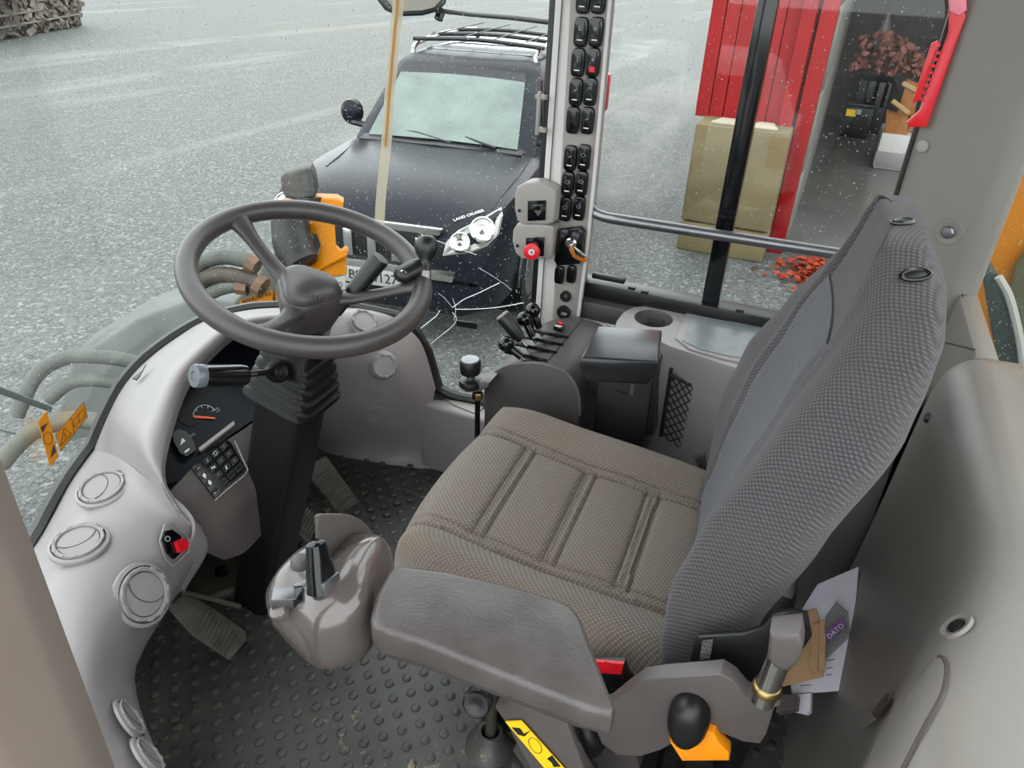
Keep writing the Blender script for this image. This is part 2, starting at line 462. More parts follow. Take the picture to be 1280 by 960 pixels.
# the lower glass edge follows the outer rim of the dashboard moulding
RIM = [(44, 664), (78, 602), (110, 558), (128, 517), (148, 480), (175, 450), (215, 420), (255, 398), (310, 385), (365, 382), (425, 381), (502, 396), (530, 424), (546, 482)]
RIMX = [(-0.80, 0.36), (-0.60, 0.36)]+[(h[0].x, h[0].z) for h in (screen_hit(*q) for q in RIM)]+[(0.735, 0.24), (0.80, 0.24)]
ROOFZ = 1.78
def bottom_z(p):
    for (x0, z0), (x1, z1) in zip(RIMX, RIMX[1:]):
        if x0 <= p.x <= x1: return z0+(z1-z0)*(p.x-x0)/(x1-x0)
    return RIMX[0][1] if p.x < 0 else RIMX[-1][1]
rows = []
nz = 6
for k in range(nz+1):
    t = k/nz; r = []
    for p in PLAN:
        zb = bottom_z(p); zz = zb+(ROOFZ-zb)*t
        lean = 1-0.03*max(0, zz-0.5)
        r.append(V((p.x*lean, 0.3+(p.y-0.3)*lean, zz)))
    rows.append(r)
bm = bm_new(); gridshell(bm, rows, 0.006)
win1 = struct('window_1', bm, M['glass'], 'curved wet windscreen of the cab with cracks at lower right')
# black rubber seal under the glass
bm = bm_new(); tube(bm, [V((p.x*0.99, 0.3+(p.y-0.3)*0.985, bottom_z(p)+0.002)) for p in PLAN], 0.017, 8)
struct('trim_1', bm, M['black'], 'black rubber seal along the lower windscreen edge')
# cab nose wall below the glass
rows = []
for k in range(4):
    t = k/3; rows.append([V((p.x*(1.10-0.10*t), 0.1+(p.y-0.1)*(1.14-0.14*t), -0.06+(bottom_z(p)+0.05)*t)) for p in PLAN])
bm = bm_new(); gridshell(bm, rows, 0.03, flip=True)
struct('wall_front', bm, M['dark'], 'dark lower nose wall of the cab in front of the pedals')
# rain drops on the outside of the screen
def drops_mesh(fn, n, rmin, rmax, seed):
    rd = random.Random(seed); bm = bm_new(); c = 0
    while c < n:
        q = fn(rd)
        if q is None: continue
        p, nn = q; c += 1
        r = rmin+(rmax-rmin)*rd.random()**3
        m = frame(p, nn, (0, 0, 1))
        ring = [bm.verts.new(m @ V((r*1.25*math.cos(a*PI/3), r*math.sin(a*PI/3), 0))) for a in range(6)]
        r2 = [bm.verts.new(m @ V((0.6*r*1.2*math.cos(a*PI/3), 0.6*r*math.sin(a*PI/3), r*0.5))) for a in range(6)]
        for a in range(6): bm.faces.new((ring[a], ring[(a+1) % 6], r2[(a+1) % 6], r2[a]))
        bm.faces.new(r2)
    return bm
def on_screen(rd):
    u = rd.uniform(5, 690); v = rd.uniform(0, 560)
    if rd.random() < 0.35: u = rd.uniform(340, 690); v = rd.uniform(60, 470)
    if u > 400 and v > 480: return None
    h_ = screen_hit(u, v)
    if h_ is None: return None
    p, n = h_
    lz = bottom_z(p)
    if p.z < lz+0.03: return None
    lean = 1-0.03*max(0, p.z-0.5)
    q = V((p.x*lean, 0.3+(p.y-0.3)*lean, p.z))
    return q - n*0.0075, -n
bm = drops_mesh(on_screen, 5200, 0.0006, 0.0020, 3)
o = obj('rain_drops', bm, M['drops'], win1); o['kind'] = 'stuff'; o['label'] = 'rain drops spattered over the windscreen'
# cracks in the windscreen
def crack(pts, r):
    q = []
    for u, v in pts:
        p, n = screen_hit(u, v); q.append(p+n*0.003)
    b = bm_new(); tube(b, crom(q, 4), r, 6); obj('crack', b, M['crack'], win1)
crack([(566, 384), (580, 374), (598, 366), (625, 353)], 0.0011)
crack([(569, 386), (590, 386), (620, 384), (655, 378)], 0.0011)
crack([(566, 390), (571, 398), (565, 408), (545, 424), (530, 437)], 0.0010)
crack([(550, 388), (545, 395), (536, 402), (526, 410)], 0.0013)
crack([(526, 292), (556, 304), (596, 318)], 0.0008)
crack([(566, 372), (570, 385), (568, 400)], 0.0007)
crack([(598, 334), (612, 342), (630, 354), (640, 362)], 0.0005)
crack([(566, 384), (556, 372), (548, 366)], 0.0005)
p1, n1 = screen_hit(584, 405)
bm = bm_new(); box(bm, (0, 0, 0.004), (0.062, 0.020, 0.006), frame(p1, n1, (n1.y*-1, n1.x, 0)), 0.002, 1)
tag(obj('glass_stop', bm, M['black']), 'small black rubber block stuck on the windscreen beside the cracks', 'stop block')
# yellowed clear strip hanging inside the screen
pts_ = [(499, -30), (494, 40), (488, 110), (482, 180), (476, 240), (473, 282)]
q = []
for u, v in pts_:
    p, n = screen_hit(u, v); q.append(p+n*0.03)
q.insert(0, V((q[0].x, q[0].y, ROOFZ)))
tw_ = V((-(CAM-q[2]).y, (CAM-q[2]).x, 0)).normalized()*0.0125
bm = bm_new(); gridshell(bm, [[p-tw_, p, p+tw_] for p in crom(q, 6)], 0.003)
st = obj('hanging_strip', bm, M['strip']); tag(st, 'yellowed clear plastic strip hanging down the windscreen', 'strip')
qs = [a+(CAM-a).normalized()*0.006 for a in q[:5]]
bm = bm_new(); gridshell(bm, [[p-tw_*0.35, p+tw_*0.2] for p in crom(qs, 6)], 0.001)
obj('stained_core', bm, M['stain'], st, 'brown stain line down the strip')

# ---- right hand side: pillar, side glass, sill
XR = 0.75
# front right pillar, white trim
def pil(ax, val, pts): return [P(ax, val, u, v) for u, v in pts]
def ext(pts_y, x0, x1, z0, z1, mname, nm, lab, bev=0.004):
    b = bm_new(); y0, y1 = pts_y
    box(b, ((x0+x1)/2, (y0+y1)/2, (z0+z1)/2), (x1-x0, y1-y0, z1-z0), None, bev)
    return struct(nm, b, M[mname], lab)
yl = P('x', 0.705, 684, 150).y; ym = P('x', 0.705, 706, 150).y
ext((ym-0.075, yl), 0.705, 0.765, 0.30, ROOFZ, 'white', 'trim_2', 'white front right pillar trim')
ext((yl+0.001, yl+0.016), 0.712, 0.745, 0.26, ROOFZ, 'black', 'trim_3', 'black rubber strip beside the front right pillar', 0.003)
bm = bm_new(); box(bm, (0.702, (yl+ym)/2+0.004, 1.0), (0.004, 0.0015, 1.5)); struct('trim_4', bm, M['mid'], 'joint line down the white pillar trim')
# rear right pillar (diagonal cover)
pa = P('x', XR, 1130, 250); pb = P('x', XR, 1200, 0)
yb = (pa.y+pb.y)/2
plan = [V((0.765, yb+0.012, 0)), V((0.735, yb+0.008, 0)), V((0.712, yb-0.022, 0)), V((0.655, -0.590, 0)), V((0.655, -0.635, 0)), V((0.77, -0.635, 0))]
bm = bm_new(); rings = [[V((p.x, p.y, z)) for p in plan] for z in (0.62, 0.9, 1.3, ROOFZ)]
loft(bm, rings); bmesh.ops.bevel(bm, geom=[e for e in bm.edges if abs((e.verts[0].co-e.verts[1].co).normalized().z) > 0.99], offset=0.012, segments=3, affect='EDGES', profile=0.5)
struct('trim_5', bm, M['rear'], 'wide grey rear right corner pillar cover')
pn = V((-0.83, 0.0, 0)); a_ = plan[2]; b_ = plan[3]; pd = (b_-a_).normalized(); pn = V((pd.y, -pd.x, 0)); pn = pn if pn.x < 0 else -pn
pp = onplane(1186, 290, a_, pn)
bl = thing('pillar_bolt', 'round recessed bolt on the rear right pillar cover', 'bolt', pp)
bm = bm_new(); lathe(bm, [(0.026, 0.0), (0.025, 0.002), (0.016, 0.0015), (0.014, 0.001)], frame(pp, pn), 24); obj('washer', bm, M['rear'], bl)
bm = bm_new(); lathe(bm, [(0.0125, 0.0), (0.012, 0.006), (0.009, 0.009), (0.003, 0.0095)], frame(pp, pn), 20); obj('bolt_head', bm, M['steel'], bl)
bm = bm_new(); m_ = frame(onplane(1153, 183, a_, pn), pn); lathe(bm, [(0.012, 0), (0.011, 0.003), (0.006, 0.004)], m_, 16); tag(obj('plug', bm, M['light2']), 'small grey plug near the front edge of the rear right pillar', 'plug')
# side glass: front sliding pane, rear pane, black divider, frames
zs = P('x', XR, 800, 366).z
def pane(nm, y0, y1, z0, z1, lab, x=XR+0.004):
    b = bm_new(); box(b, (x, (y0+y1)/2, (z0+z1)/2), (0.006, y1-y0, z1-z0)); return struct(nm, b, M['sideglass'], lab, smooth=False)
yd = P('x', XR, 925, 185).y
win2 = pane('window_2', yd, ym-0.07, zs, ROOFZ, 'right side front window pane')
win3 = pane('window_3', yb, yd, zs, ROOFZ, 'right side rear window pane', XR+0.012)
win4 = pane('window_4', -0.1, ym-0.02, 0.20, zs-0.03, 'low right side pane under the window sill')
bm = bm_new(); box(bm, (XR+0.006, yd, (zs+ROOFZ)/2), (0.03, 0.040, ROOFZ-zs), None, 0.004); struct('trim_6', bm, M['gloss'], 'black upright divider between the right side panes')
bm = bm_new(); box(bm, (XR+0.01, (yb+ym)/2-0.04, zs-0.012), (0.06, ym-yb+0.05, 0.040), None, 0.004)
sill = struct('trim_7', bm, M['black'], 'black window sill rail on the right side')
bm = bm_new(); box(bm, (XR-0.015, (yb+ym)/2-0.04, zs-0.060), (0.05, ym-yb+0.05, 0.050), None, 0.006); struct('trim_8', bm, M['dark'], 'dark grey lower rail under the right window sill')
for u, v in ((790, 360), (806, 365), (925, 388)):
    p = P('x', XR-0.02, u, v); bm = bm_new(); box(bm, p, (0.012, 0.018, 0.008), None, 0.001, 1); obj('clip', bm, M['black'], sill)
p = P('x', XR-0.004, 762, 346); bm = bm_new(); box(bm, (p.x-0.008, p.y, p.z), (0.016, 0.085, 0.014), None, 0.003)
tag(obj('pane_pull', bm, M['black']), 'short black pull strip low on the right side front pane', 'pull strip')
bm = bm_new(); box(bm, (XR+0.002, yb+0.014, (0.64+ROOFZ)/2), (0.02, 0.006, ROOFZ-0.64)); struct('trim_9', bm, M['black'], 'black seal at the front edge of the rear right pillar', smooth=False)
def on_side(rd):
    u = rd.uniform(745, 1190); v = rd.uniform(0, 400); p = P('x', XR+0.012, u, v)
    if p.z < zs+0.02 or p.y < yb or p.y > ym: return None
    return V((XR+0.0185, p.y, p.z)), V((1, 0, 0))
bm = drops_mesh(on_side, 1700, 0.0005, 0.0017, 5); o = obj('rain_drops', bm, M['drops'], win3); o['kind'] = 'stuff'; o['label'] = 'rain drops on the right side windows'
# grab rail across the side window
bm = bm_new()
rp = [P('x', 0.745, 736, 250), P('x', 0.715, 741, 263), P('x', 0.70, 755, 271), P('x', 0.69, 790, 277), P('x', 0.69, 900, 294), P('x', 0.69, 1060, 319), P('x', 0.69, 1120, 329)]
tube(bm, crom(rp, 6), 0.0125, 14)
tag(obj('grab_rail', bm, M['steel']), 'grey metal grab rail running across the right side window', 'rail')
# red window latch handle
lt = thing('window_latch', 'red toothed latch handle on the rear edge of the right side window', 'latch', P('x', 0.73, 1160, 110))
xl = 0.725
bm = bm_new(); prism(bm, pil('x', xl, [(1186, 12), (1204, 10), (1207, 20), (1199, 42), (1158, 158), (1136, 158), (1133, 152), (1150, 136), (1185, 40)]), (-0.012, 0, 0), 0.003); obj('handle', bm, M['red'], lt)
bm = bm_new(); prism(bm, pil('x', xl, [(1150, 124), (1140, 128), (1164, 54), (1172, 50), (1176, 56), (1170, 62)]), (-0.012, 0, 0), 0.002); obj('rack', bm, M['red'], lt)
for k in range(8):
    t = k/7; u = 1170-t*20; v = 66+t*58
    bm = bm_new(); p = P('x', xl-0.004, u+3, v); box(bm, p, (0.008, 0.012, 0.006), None, 0.001, 1); obj('tooth', bm, M['red'], lt)
bm = bm_new(); prism(bm, pil('x', xl, [(1184, -18), (1206, -18), (1208, 12), (1198, 20), (1186, 14)]), (-0.016, 0, 0), 0.004); obj('grip_end', bm, plain('pink_faded_red', (226, 128, 142), 0.4), lt)
bm = bm_new(); prism(bm, pil('x', xl+0.012, [(1196, 28), (1210, 10), (1212, 30), (1202, 58), (1190, 60), (1184, 54)]), (-0.010, 0, 0), 0.003); obj('pivot_plate', bm, M['black'], lt)

# ---- rear wall and rear window
ZB = 0.86
xw = P('y', -0.612, 1204, 360).x; zc = P('y', -0.612, 1204, 360).z
bm = bm_new(); prism(bm, [V((xw, -0.614, ROOFZ)), V((xw, -0.614, zc)), P('y', -0.614, 1216, 425), P('y', -0.614, 1240, 462), V((0.30, -0.614, 0.72)), V((-0.7, -0.614, 0.72)), V((-0.7, -0.614, ROOFZ))], (0, -0.006, 0))
win5 = struct('window_5', bm, M['glass'], 'wet rear window showing the yellow engine hood', smooth=False)
bm = bm_new(); tube(bm, [V((xw, -0.612, ROOFZ)), V((xw, -0.612, zc)), P('y', -0.612, 1216, 425), P('y', -0.612, 1222, 436)], 0.008, 8)
struct('trim_10', bm, M['black'], 'black rubber seal round the rear window')
def on_rear(rd):
    u = rd.uniform(1205, 1280); v = rd.uniform(185, 470); p = P('y', -0.621, u, v)
    if p.x > xw-0.01: return None
    return p, V((0, -1, 0))
bm = drops_mesh(on_rear, 420, 0.0005, 0.0016, 9); o = obj('rain_drops', bm, M['drops'], win5); o['kind'] = 'stuff'; o['label'] = 'fine rain drops on the rear window'

# rear bulkhead behind the seat: front face, rounded shoulder, top ledge
def bulk(xv):
    t = (xv+0.75)/1.15
    zt = 0.80+0.035*t
    pr = [(-0.50, -0.02), (-0.525, 0.10), (-0.54, 0.30), (-0.552, 0.50), (-0.560, 0.66), (-0.566, zt-0.07), (-0.576, zt-0.028), (-0.592, zt-0.007), (-0.615, zt), (-0.66, zt+0.004), (-0.72, zt)]
    f = max(0.0, min(1.0, (-0.10-xv)/0.38)); f = f*f*(3-2*f)*0.085
    return [V((xv, y+f*min(1, 0.35+z), z-0.35*f*(1 if z > 0.6 else 0))) for y, z in pr]
rows = [bulk(-0.78+k*(0.78+0.33)/14) for k in range(15)]
last = rows[-1]
for dx, sh in ((0.02, 0.004), (0.034, 0.014), (0.040, 0.03)): rows.append([V((p.x+dx, p.y-sh, p.z-sh*0.6)) for p in last])
rows.append([V((last[0].x+0.042, -0.70, p.z-0.03)) for p in last])
bm = bm_new(); sheet(bm, rows, 3, 2, 0.012, flip=True)
wr = struct('wall_rear', bm, M['rear'], 'moulded grey plastic rear bulkhead behind the seat')
# lower rear corner filler to the right of the bulkhead
bm = bm_new(); prism(bm, [V((0.36, -0.60, 0)), V((0.78, -0.60, 0)), V((0.78, -0.64, 0)), V((0.36, -0.64, 0))], (0, 0, 0.845), 0.01); struct('wall_right', bm, M['rear'], 'grey rear corner panel under the rear window')
bm = bm_new(); tube(bm, [P('y', -0.5995, 1150, 421), P('y', -0.5995, 1186, 429), P('y', -0.5995, 1219, 437)], 0.0016, 6); struct('trim_11', bm, M['dark'], 'thin joint line under the rear right pillar cover')
# side shell right wall below sill
bm = bm_new(); box(bm, (0.775, -0.33, 0.30), (0.03, 0.62, 0.60)); struct('wall_side', bm, M['light2'], 'grey right side wall of the cab under the sill', smooth=False)
bm = bm_new(); box(bm, (0.765, 0.24, 0.09), (0.03, 0.75, 0.22), None, 0.01); struct('wall_sill', bm, M['light'], 'pale grey low right sill of the cab')
# cab roof, above the frame
bm = bm_new(); box(bm, (0.03, 0.05, ROOFZ+0.03), (1.50, 1.42, 0.06), None, 0.02); struct('ceiling', bm, M['light'], 'grey cab roof lining')
# left front pillar in the foreground
pl = [P('z', 0.9, 0, 0)]
def pillar_pts(z):
    return [V((-0.815, 0.285, z)), V((-0.735, 0.285, z)), V((-0.735, 0.235, z)), V((-0.760, 0.205, z)), V((-0.815, 0.205, z))]
bm = bm_new()
plan = [V((-0.690, 0.252, 0)), V((-0.737, 0.203, 0)), V((-0.800, 0.186, 0)), V((-0.84, 0.20, 0)), V((-0.84, 0.30, 0)), V((-0.72, 0.30, 0))]
loft(bm, [[V((p.x, p.y, z)) for p in plan] for z in (-0.06, 0.6, 1.2, ROOFZ)])
bmesh.ops.bevel(bm, geom=[e for e in bm.edges if abs((e.verts[0].co-e.verts[1].co).normalized().z) > 0.99], offset=0.008, segments=3, affect='EDGES', profile=0.5)
struct('trim_12', bm, M['pillar'], 'blurred grey brown front left door pillar close to the camera')

# ================================================================ DRIVER SEAT
SX = 0.04; SYAW = math.radians(2.0)
SM = Matrix.Translation((SX, 0.0, 0.0)) @ Matrix.Rotation(SYAW, 4, 'Z')
seat = thing('driver_seat', 'grey woven fabric driver seat with tall backrest in the cab', 'seat', (SX, -0.05, 0.0))
def cz(y): return 0.525+0.085*y
SEAMX = 0.150
GRO = [0.112, -0.015, -0.142]
def seam_x(y):   # long seams flare outwards and open at the front corners
    return SEAMX - 0.018*(0.25-y)
def band(d):     # raised double stitched welt: two ridges with a valley, grooves either side
    a = abs(d)
    if a < 0.0085: return 0.0026 - 0.0026*math.exp(-(d/0.0024)**2)
    return -0.0070*math.exp(-((a-0.0105)/0.0045)**2)
def cush(a, b):
    # a,b in [-1,1]; rounded-square map
    HW = 0.282; YF, YR = 0.272, -0.300
    aa, bb = a, b
    k = 0.36
    x = aa*math.sqrt(max(0, 1-k*bb*bb*0.5*abs(aa)**3 - 0.20*(max(0, bb)**3)*abs(aa)**2)); y = bb*math.sqrt(max(0, 1-0.34*aa*aa*abs(bb)**1.5))
    x *= HW; y = (y+1)/2*(YF-YR)+YR
    e = max(abs(aa), abs(bb))
    z = cz(y)
    bol = max(0, (abs(x)-0.155)/0.12); z += 0.034*math.sin(min(1, bol)*PI*0.62)
    z += 0.012*math.exp(-((y-0.16)/0.08)**2)
    # crowned panels between the cross seams
    if abs(x) < SEAMX+0.02:
        ys = [0.26]+GRO+[-0.28]
        for y0, y1 in zip(ys, ys[1:]):
            if y1 <= y <= y0: t = (y-y1)/(y0-y1); z += 0.006*math.sin(PI*t)*(1-(x/(SEAMX+0.02))**6)
    for gy in GRO:
        if abs(x) < seam_x(y): z += band(y-gy)*min(1, (seam_x(y)-abs(x))/0.012)
    z += band(abs(x)-seam_x(y))*min(1, max(0, (0.27-y)/0.05))
    # rolled edge
    r = max(0, (e-0.72)/0.28); z -= 0.115*(1-math.sqrt(max(0, 1-r**2.4)))
    return V((x, y, z))
def clus(t):  # denser at rim
    return math.sin(t*PI/2)*0.35+t*0.65
N = 150
g = [[SM @ cush(clus(-1+2*j/N), clus(-1+2*i/N)) for j in range(N+1)] for i in range(N+1)]
bm = bm_new(); gridshell(bm, g, 0)
ring = [g[0][j] for j in range(N)]+[g[i][N] for i in range(N)]+[g[N][j] for j in range(N, 0, -1)]+[g[i][0] for i in range(N, 0, -1)]
loft(bm, [ring, [V((p.x, p.y, p.z-0.03)) for p in ring], [V((SX+(p.x-SX)*0.9, p.y*0.9, p.z-0.05)) for p in ring]], cap=False)
bmesh.ops.remove_doubles(bm, verts=bm.verts, dist=0.0004)
bmesh.ops.recalc_face_normals(bm, faces=bm.faces)
obj('seat_cushion', bm, M['fabric'], seat, 'brown grey woven cushion with welted cross seams', auto=80)
# backrest
def prof(tab, z):
    if z <= tab[0][0]: return tab[0][1]
    for (z0, v0), (z1, v1) in zip(tab, tab[1:]):
        if z <= z1: t = (z-z0)/(z1-z0); t = t*t*(3-2*t)*0.4+t*0.6; return v0+(v1-v0)*t
    return tab[-1][1]
YC = [(0.50, -0.235), (0.62, -0.262), (0.77, -0.292), (0.92, -0.328), (1.04, -0.358), (1.09, -0.366), (1.125, -0.372)]
YB = [(0.50, -0.345), (0.60, -0.372), (0.75, -0.420), (0.92, -0.465), (1.03, -0.468), (1.08, -0.456), (1.11, -0.438), (1.125, -0.424)]
HWD = [(0.50, 0.250), (0.58, 0.282), (0.68, 0.292), (0.80, 0.288), (0.90, 0.272), (0.97, 0.246), (1.03, 0.212), (1.08, 0.176), (1.105, 0.150), (1.125, 0.125)]
BOL = [(0.50, 0.030), (0.60, 0.062), (0.70, 0.085), (0.80, 0.082), (0.90, 0.060), (1.00, 0.028), (1.08, 0.006), (1.18, 0.0)]
PW = [(0.50, 0.150), (0.75, 0.165), (0.90, 0.155), (1.00, 0.140), (1.06, 0.120), (1.16, 0.09)]
def back_pt(th, z, lower=0.0):
    # th 0..1 round the section: front centre -> left -> back -> right
    hw = prof(HWD, z); yc = prof(YC, z); yb_ = prof(YB, z); bo = prof(BOL, z)
    ph = 2*PI*th
    sx = math.sin(ph); cx = math.cos(ph)
    ex = 0.50
    x = -math.copysign(abs(sx)**ex, sx)*hw
    f = (abs(cx)**0.55)*(1 if cx > 0 else -1)
    ym_ = (yc+yb_)/2; hd = (yc-yb_)/2
    y = ym_+f*hd
    q = abs(x)/hw
    # side bolsters curl forward, the whole section curls
    y += bo*(q**2.2)*(1.0 if cx > -0.05 else 0.55+0.45*max(0, 1+cx/0.9)*0.5)
    if cx > 0:
        pw = prof(PW, z); d = abs(x)-pw
        y += -0.012*math.exp(-(d/0.007)**2)+0.006*math.exp(-((d-0.016)/0.012)**2)
        for hz in (0.985,):
            if abs(x) < pw: pass
    return SM @ V((x, y, z))
rings = []
zz = [0.50+0.625*i/77 for i in range(78)]
for z in zz: rings.append([back_pt(k/128, z) for k in range(128)])
# close top
topc = SM @ V((0, (prof(YC, 1.125)+prof(YB, 1.125))/2, 1.125))
lastr = rings[-1]
for s, dz in ((0.97, 0.004), (0.90, 0.008), (0.75, 0.012), (0.45, 0.015)):
    rings.append([V((topc.x+(p.x-topc.x)*s, topc.y+(p.y-topc.y)*s, p.z+dz)) for p in lastr])
bm = bm_new(); loft(bm, rings)
back = obj('backrest', bm, M['fabric2'], seat, 'dark grey woven backrest with raised side bolsters', auto=80)
# lighter striped panel set into the backrest between the seams
g = []
for i in range(60):
    z = 0.53+0.47*i/59; pw = prof(PW, z)-0.009; row = []
    for j in range(31):
        xx = -pw+2*pw*j/30
        hw = prof(HWD, z); s_ = (abs(xx)/hw)**(1/0.50); ph = math.asin(min(1, s_)); th = ph/(2*PI)
        th = th if xx < 0 else 1-th
        p = back_pt(th, z); e = min(1, (pw-abs(xx))/0.012); e2 = min(1, (1-i/59)/0.06, (i/59)/0.06)
        row.append(p+V((0, 0.0045*math.sqrt(max(0, e))*max(0, e2), 0)))
    g.append(row)
bm = bm_new(); gridshell(bm, g, 0.004); obj('back_panel', bm, M['fabricpanel'], back, auto=80)
# oval plastic eyelets of the headrest
bvb = bvh_of(back)
for u, v in ((1128, 279), (1144, 345)):
    h_ = hit(bvb, u, v)
    if not h_: continue
    q, n = h_
    bm = bm_new(); m_ = frame(q, n, (0.5, -0.6, -0.25))
    tube(bm, [m_ @ V((0.0150*math.cos(a*PI/12), 0.0062*math.sin(a*PI/12), 0.002)) for a in range(24)], 0.0026, 8, closed=True)
    e_ = obj('eyelet', bm, M['gloss'], back)
    bm = bm_new(); lathe(bm, [(0.0050, 0.0), (0.0050, 0.003), (0.003, 0.004)], m_ @ Matrix.Diagonal((2.4, 1, 1, 1)), 16); obj('eyelet_core', bm, M['black'], e_)
# recliner plate at the backrest foot
XS = -0.272
def pil(ax, val, pts): return [P(ax, val, u, v) for u, v in pts]
bm = bm_new(); prism(bm, pil('x', XS+0.004, [(862, 832), (868, 798), (874, 790), (930, 786), (955, 778), (968, 762), (990, 758), (1010, 762), (1015, 790), (985, 835), (950, 850), (900, 845)]), (-0.010, 0, 0), 0.003)
obj('recliner_plate', bm, M['black'], seat)
bm = bm_new(); prism(bm, pil('x', XS-0.008, [(878, 800), (892, 798), (888, 822), (875, 823)]), (-0.003, 0, 0), 0.001); obj('slot_insert', bm, M['fabric2'], seat)
# side cover of the seat base
XB = -0.300
ctop = [(738, 872), (766, 866), (788, 848), (808, 833), (835, 829), (905, 823), (920, 832), (935, 850), (955, 860), (977, 862)]
cbot = [(968, 885), (958, 918), (950, 930), (930, 928), (905, 918), (862, 912), (840, 930), (826, 938), (800, 946), (772, 944), (752, 930), (742, 905)]
cov = pil('x', XB, ctop)+[V((XB, p.y, p.z)) for p in pil('x', XB-0.025, cbot)]
bm = bm_new(); prism(bm, cov, (-0.025, 0, 0), 0.007, 3); scov = obj('side_cover', bm, M['mid'], seat, 'grey moulded side cover with raised lip')
# black adjuster knob on the cover, bright orange handle under it
bm = bm_new(); c0 = P('x', XB-0.025, 862, 893)
m_ = frame(c0, (-1, 0, 0), (0, 0, 1))
rr_ = []
for zt, sc in ((0, 1.0), (0.010, 1.03), (0.022, 0.95), (0.030, 0.75), (0.033, 0.4)):
    rr_.append([m_ @ V((0.036*sc*(math.cos(a*PI/16))*(1.1), 0.025*sc*math.sin(a*PI/16)*(1.0+0.12*math.cos(a*PI/16)), zt)) for a in range(32)])
loft(bm, rr_); obj('adjuster_knob', bm, M['black'], seat, 'black rounded height adjuster knob')
bm = bm_new(); prism(bm, pil('x', XB-0.02, [(840, 912), (862, 925), (878, 915), (886, 900), (896, 903), (902, 914), (914, 926), (914, 936), (856, 937)]), (-0.018, 0, 0), 0.002)
obj('orange_handle', bm, M['orangebright'], seat, 'bright orange release handle')
# seat lever: chromed rod with grey head
bm = bm_new(); a0 = P('x', XB-0.035, 958, 862); a1 = P('x', XB-0.035, 980, 803); tube(bm, [a0-(a1-a0)*0.25, a0, a1], 0.0135, 18); lev = obj('armrest_lever', bm, M['chrome'], seat, 'short chromed lever post')
bm = bm_new(); prism(bm, pil('x', XB-0.018, [(966, 766), (1004, 762), (1007, 782), (1002, 800), (990, 812), (972, 808), (963, 796)]), (-0.036, 0, 0), 0.008, 3); obj('lever_head', bm, M['mid'], lev)
bm = bm_new(); lathe(bm, [(0.017, 0), (0.017, 0.006), (0.0145, 0.009)], frame(a0, a1-a0), 18); obj('lever_collar', bm, M['brass'], lev)
# seat base: suspension box and rails
bm = bm_new(); box(bm, (SX, -0.04, 0.40), (0.44, 0.44, 0.08), None, 0.02); obj('seat_pan', bm, M['black'], seat)
bm = bm_new(); box(bm, (SX+0.03, -0.10, 0.20), (0.34, 0.34, 0.33), None, 0.03); obj('suspension_bellows', bm, M['rubber'], seat)
for dx in (-0.10, 0.16):
    bm = bm_new(); box(bm, (SX+dx, -0.14, 0.03), (0.05, 0.46, 0.055), None, 0.006); obj('slide_rail', bm, M['rust'], seat)
bm = bm_new(); box(bm, (0.10, -0.385, 0.30), (0.26, 0.05, 0.50), None, 0.02); obj('back_frame', bm, M['black'], seat)
# near side base: big round black bellows knob and corrugated cable
bm = bm_new(); c0 = P('x', -0.29, 728, 915)
lathe(bm, [(0.036, -0.03), (0.038, 0.0), (0.037, 0.010), (0.030, 0.022), (0.018, 0.030), (0.006, 0.032)], frame(c0, (-1, 0.15, 0.25)), 28); obj('round_knob', bm, M['black'], seat, 'big round black side knob')
bm = bm_new(); q = [P('x', -0.345, 709, 880), P('x', -0.345, 716, 905), P('x', -0.34, 727, 935), P('x', -0.335, 740, 962), P('x', -0.33, 756, 990)]
cpath = crom(q, 14); tube(bm, cpath, [0.0090 if i % 2 else 0.0074 for i in range(len(cpath))], 12)
tag(obj('corrugated_cable', bm, M['rubber']), 'black corrugated cable sleeve dropping from the left armrest', 'cable')
bm = bm_new(); prism(bm, [P('x', -0.27, u, v) for u, v in [(700, 880), (780, 900), (800, 960), (780, 1010), (690, 1010), (640, 940)]], (0.03, 0, 0), 0.006); obj('base_side', bm, M['dark'], seat)
# buckle
bk = thing('belt_buckle', 'black seat belt buckle with red release button beside the cushion', 'buckle', P('x', -0.235, 770, 845))
bm = bm_new(); prism(bm, pil('x', -0.235, [(742, 818), (783, 820), (788, 836), (800, 850), (770, 870), (750, 862)]), (-0.022, 0, 0), 0.004); obj('buckle_body', bm, M['black'], bk)
bm = bm_new(); prism(bm, pil('x', -0.258, [(745, 823), (781, 826), (778, 840), (749, 838)]), (-0.006, 0, 0), 0.002); bb_ = obj('release_button', bm, M['red'], bk, 'red release button')
inst('lettering', text_mesh('PRESS', 0.008, plain('dark_red_print', (150, 14, 22), 0.5)), frame(P('x', -0.2645, 764, 831), (-1, 0, 0), (0, -1, -0.05)), bb_)

# ================================================================ LEFT ARMREST AND CONTROL POD
def arm(uvs, z): return [Z(u, v, z) for u, v in uvs]
top = arm([(487, 713), (500, 708), (560, 714), (640, 728), (700, 744), (716, 752), (727, 766), (740, 800), (756, 840), (771, 880), (766, 889), (735, 881), (680, 860), (600, 830), (530, 804), (480, 790), (466, 784), (463, 772), (470, 745)], 0.69)
bm = bm_new(); prism(bm, top, (0, 0, -0.045), 0.016, 4)
# dish the top
for v in bm.verts:
    if v.co.z > 0.66: v.co.z += 0.006*math.sin(v.co.y*9)
ar = obj('left_armrest', bm, M['vinyl'], seat, 'grey grained vinyl left armrest pad', auto=60)
bm = bm_new(); prism(bm, [p+V((0, 0, -0.046)) for p in [V((SX-0.42+(p.x-SX+0.42)*0.86, p.y*0.92-0.004, p.z)) for p in top]], (0, 0, -0.014), 0.004); obj('armrest_base', bm, M['dark'], ar)
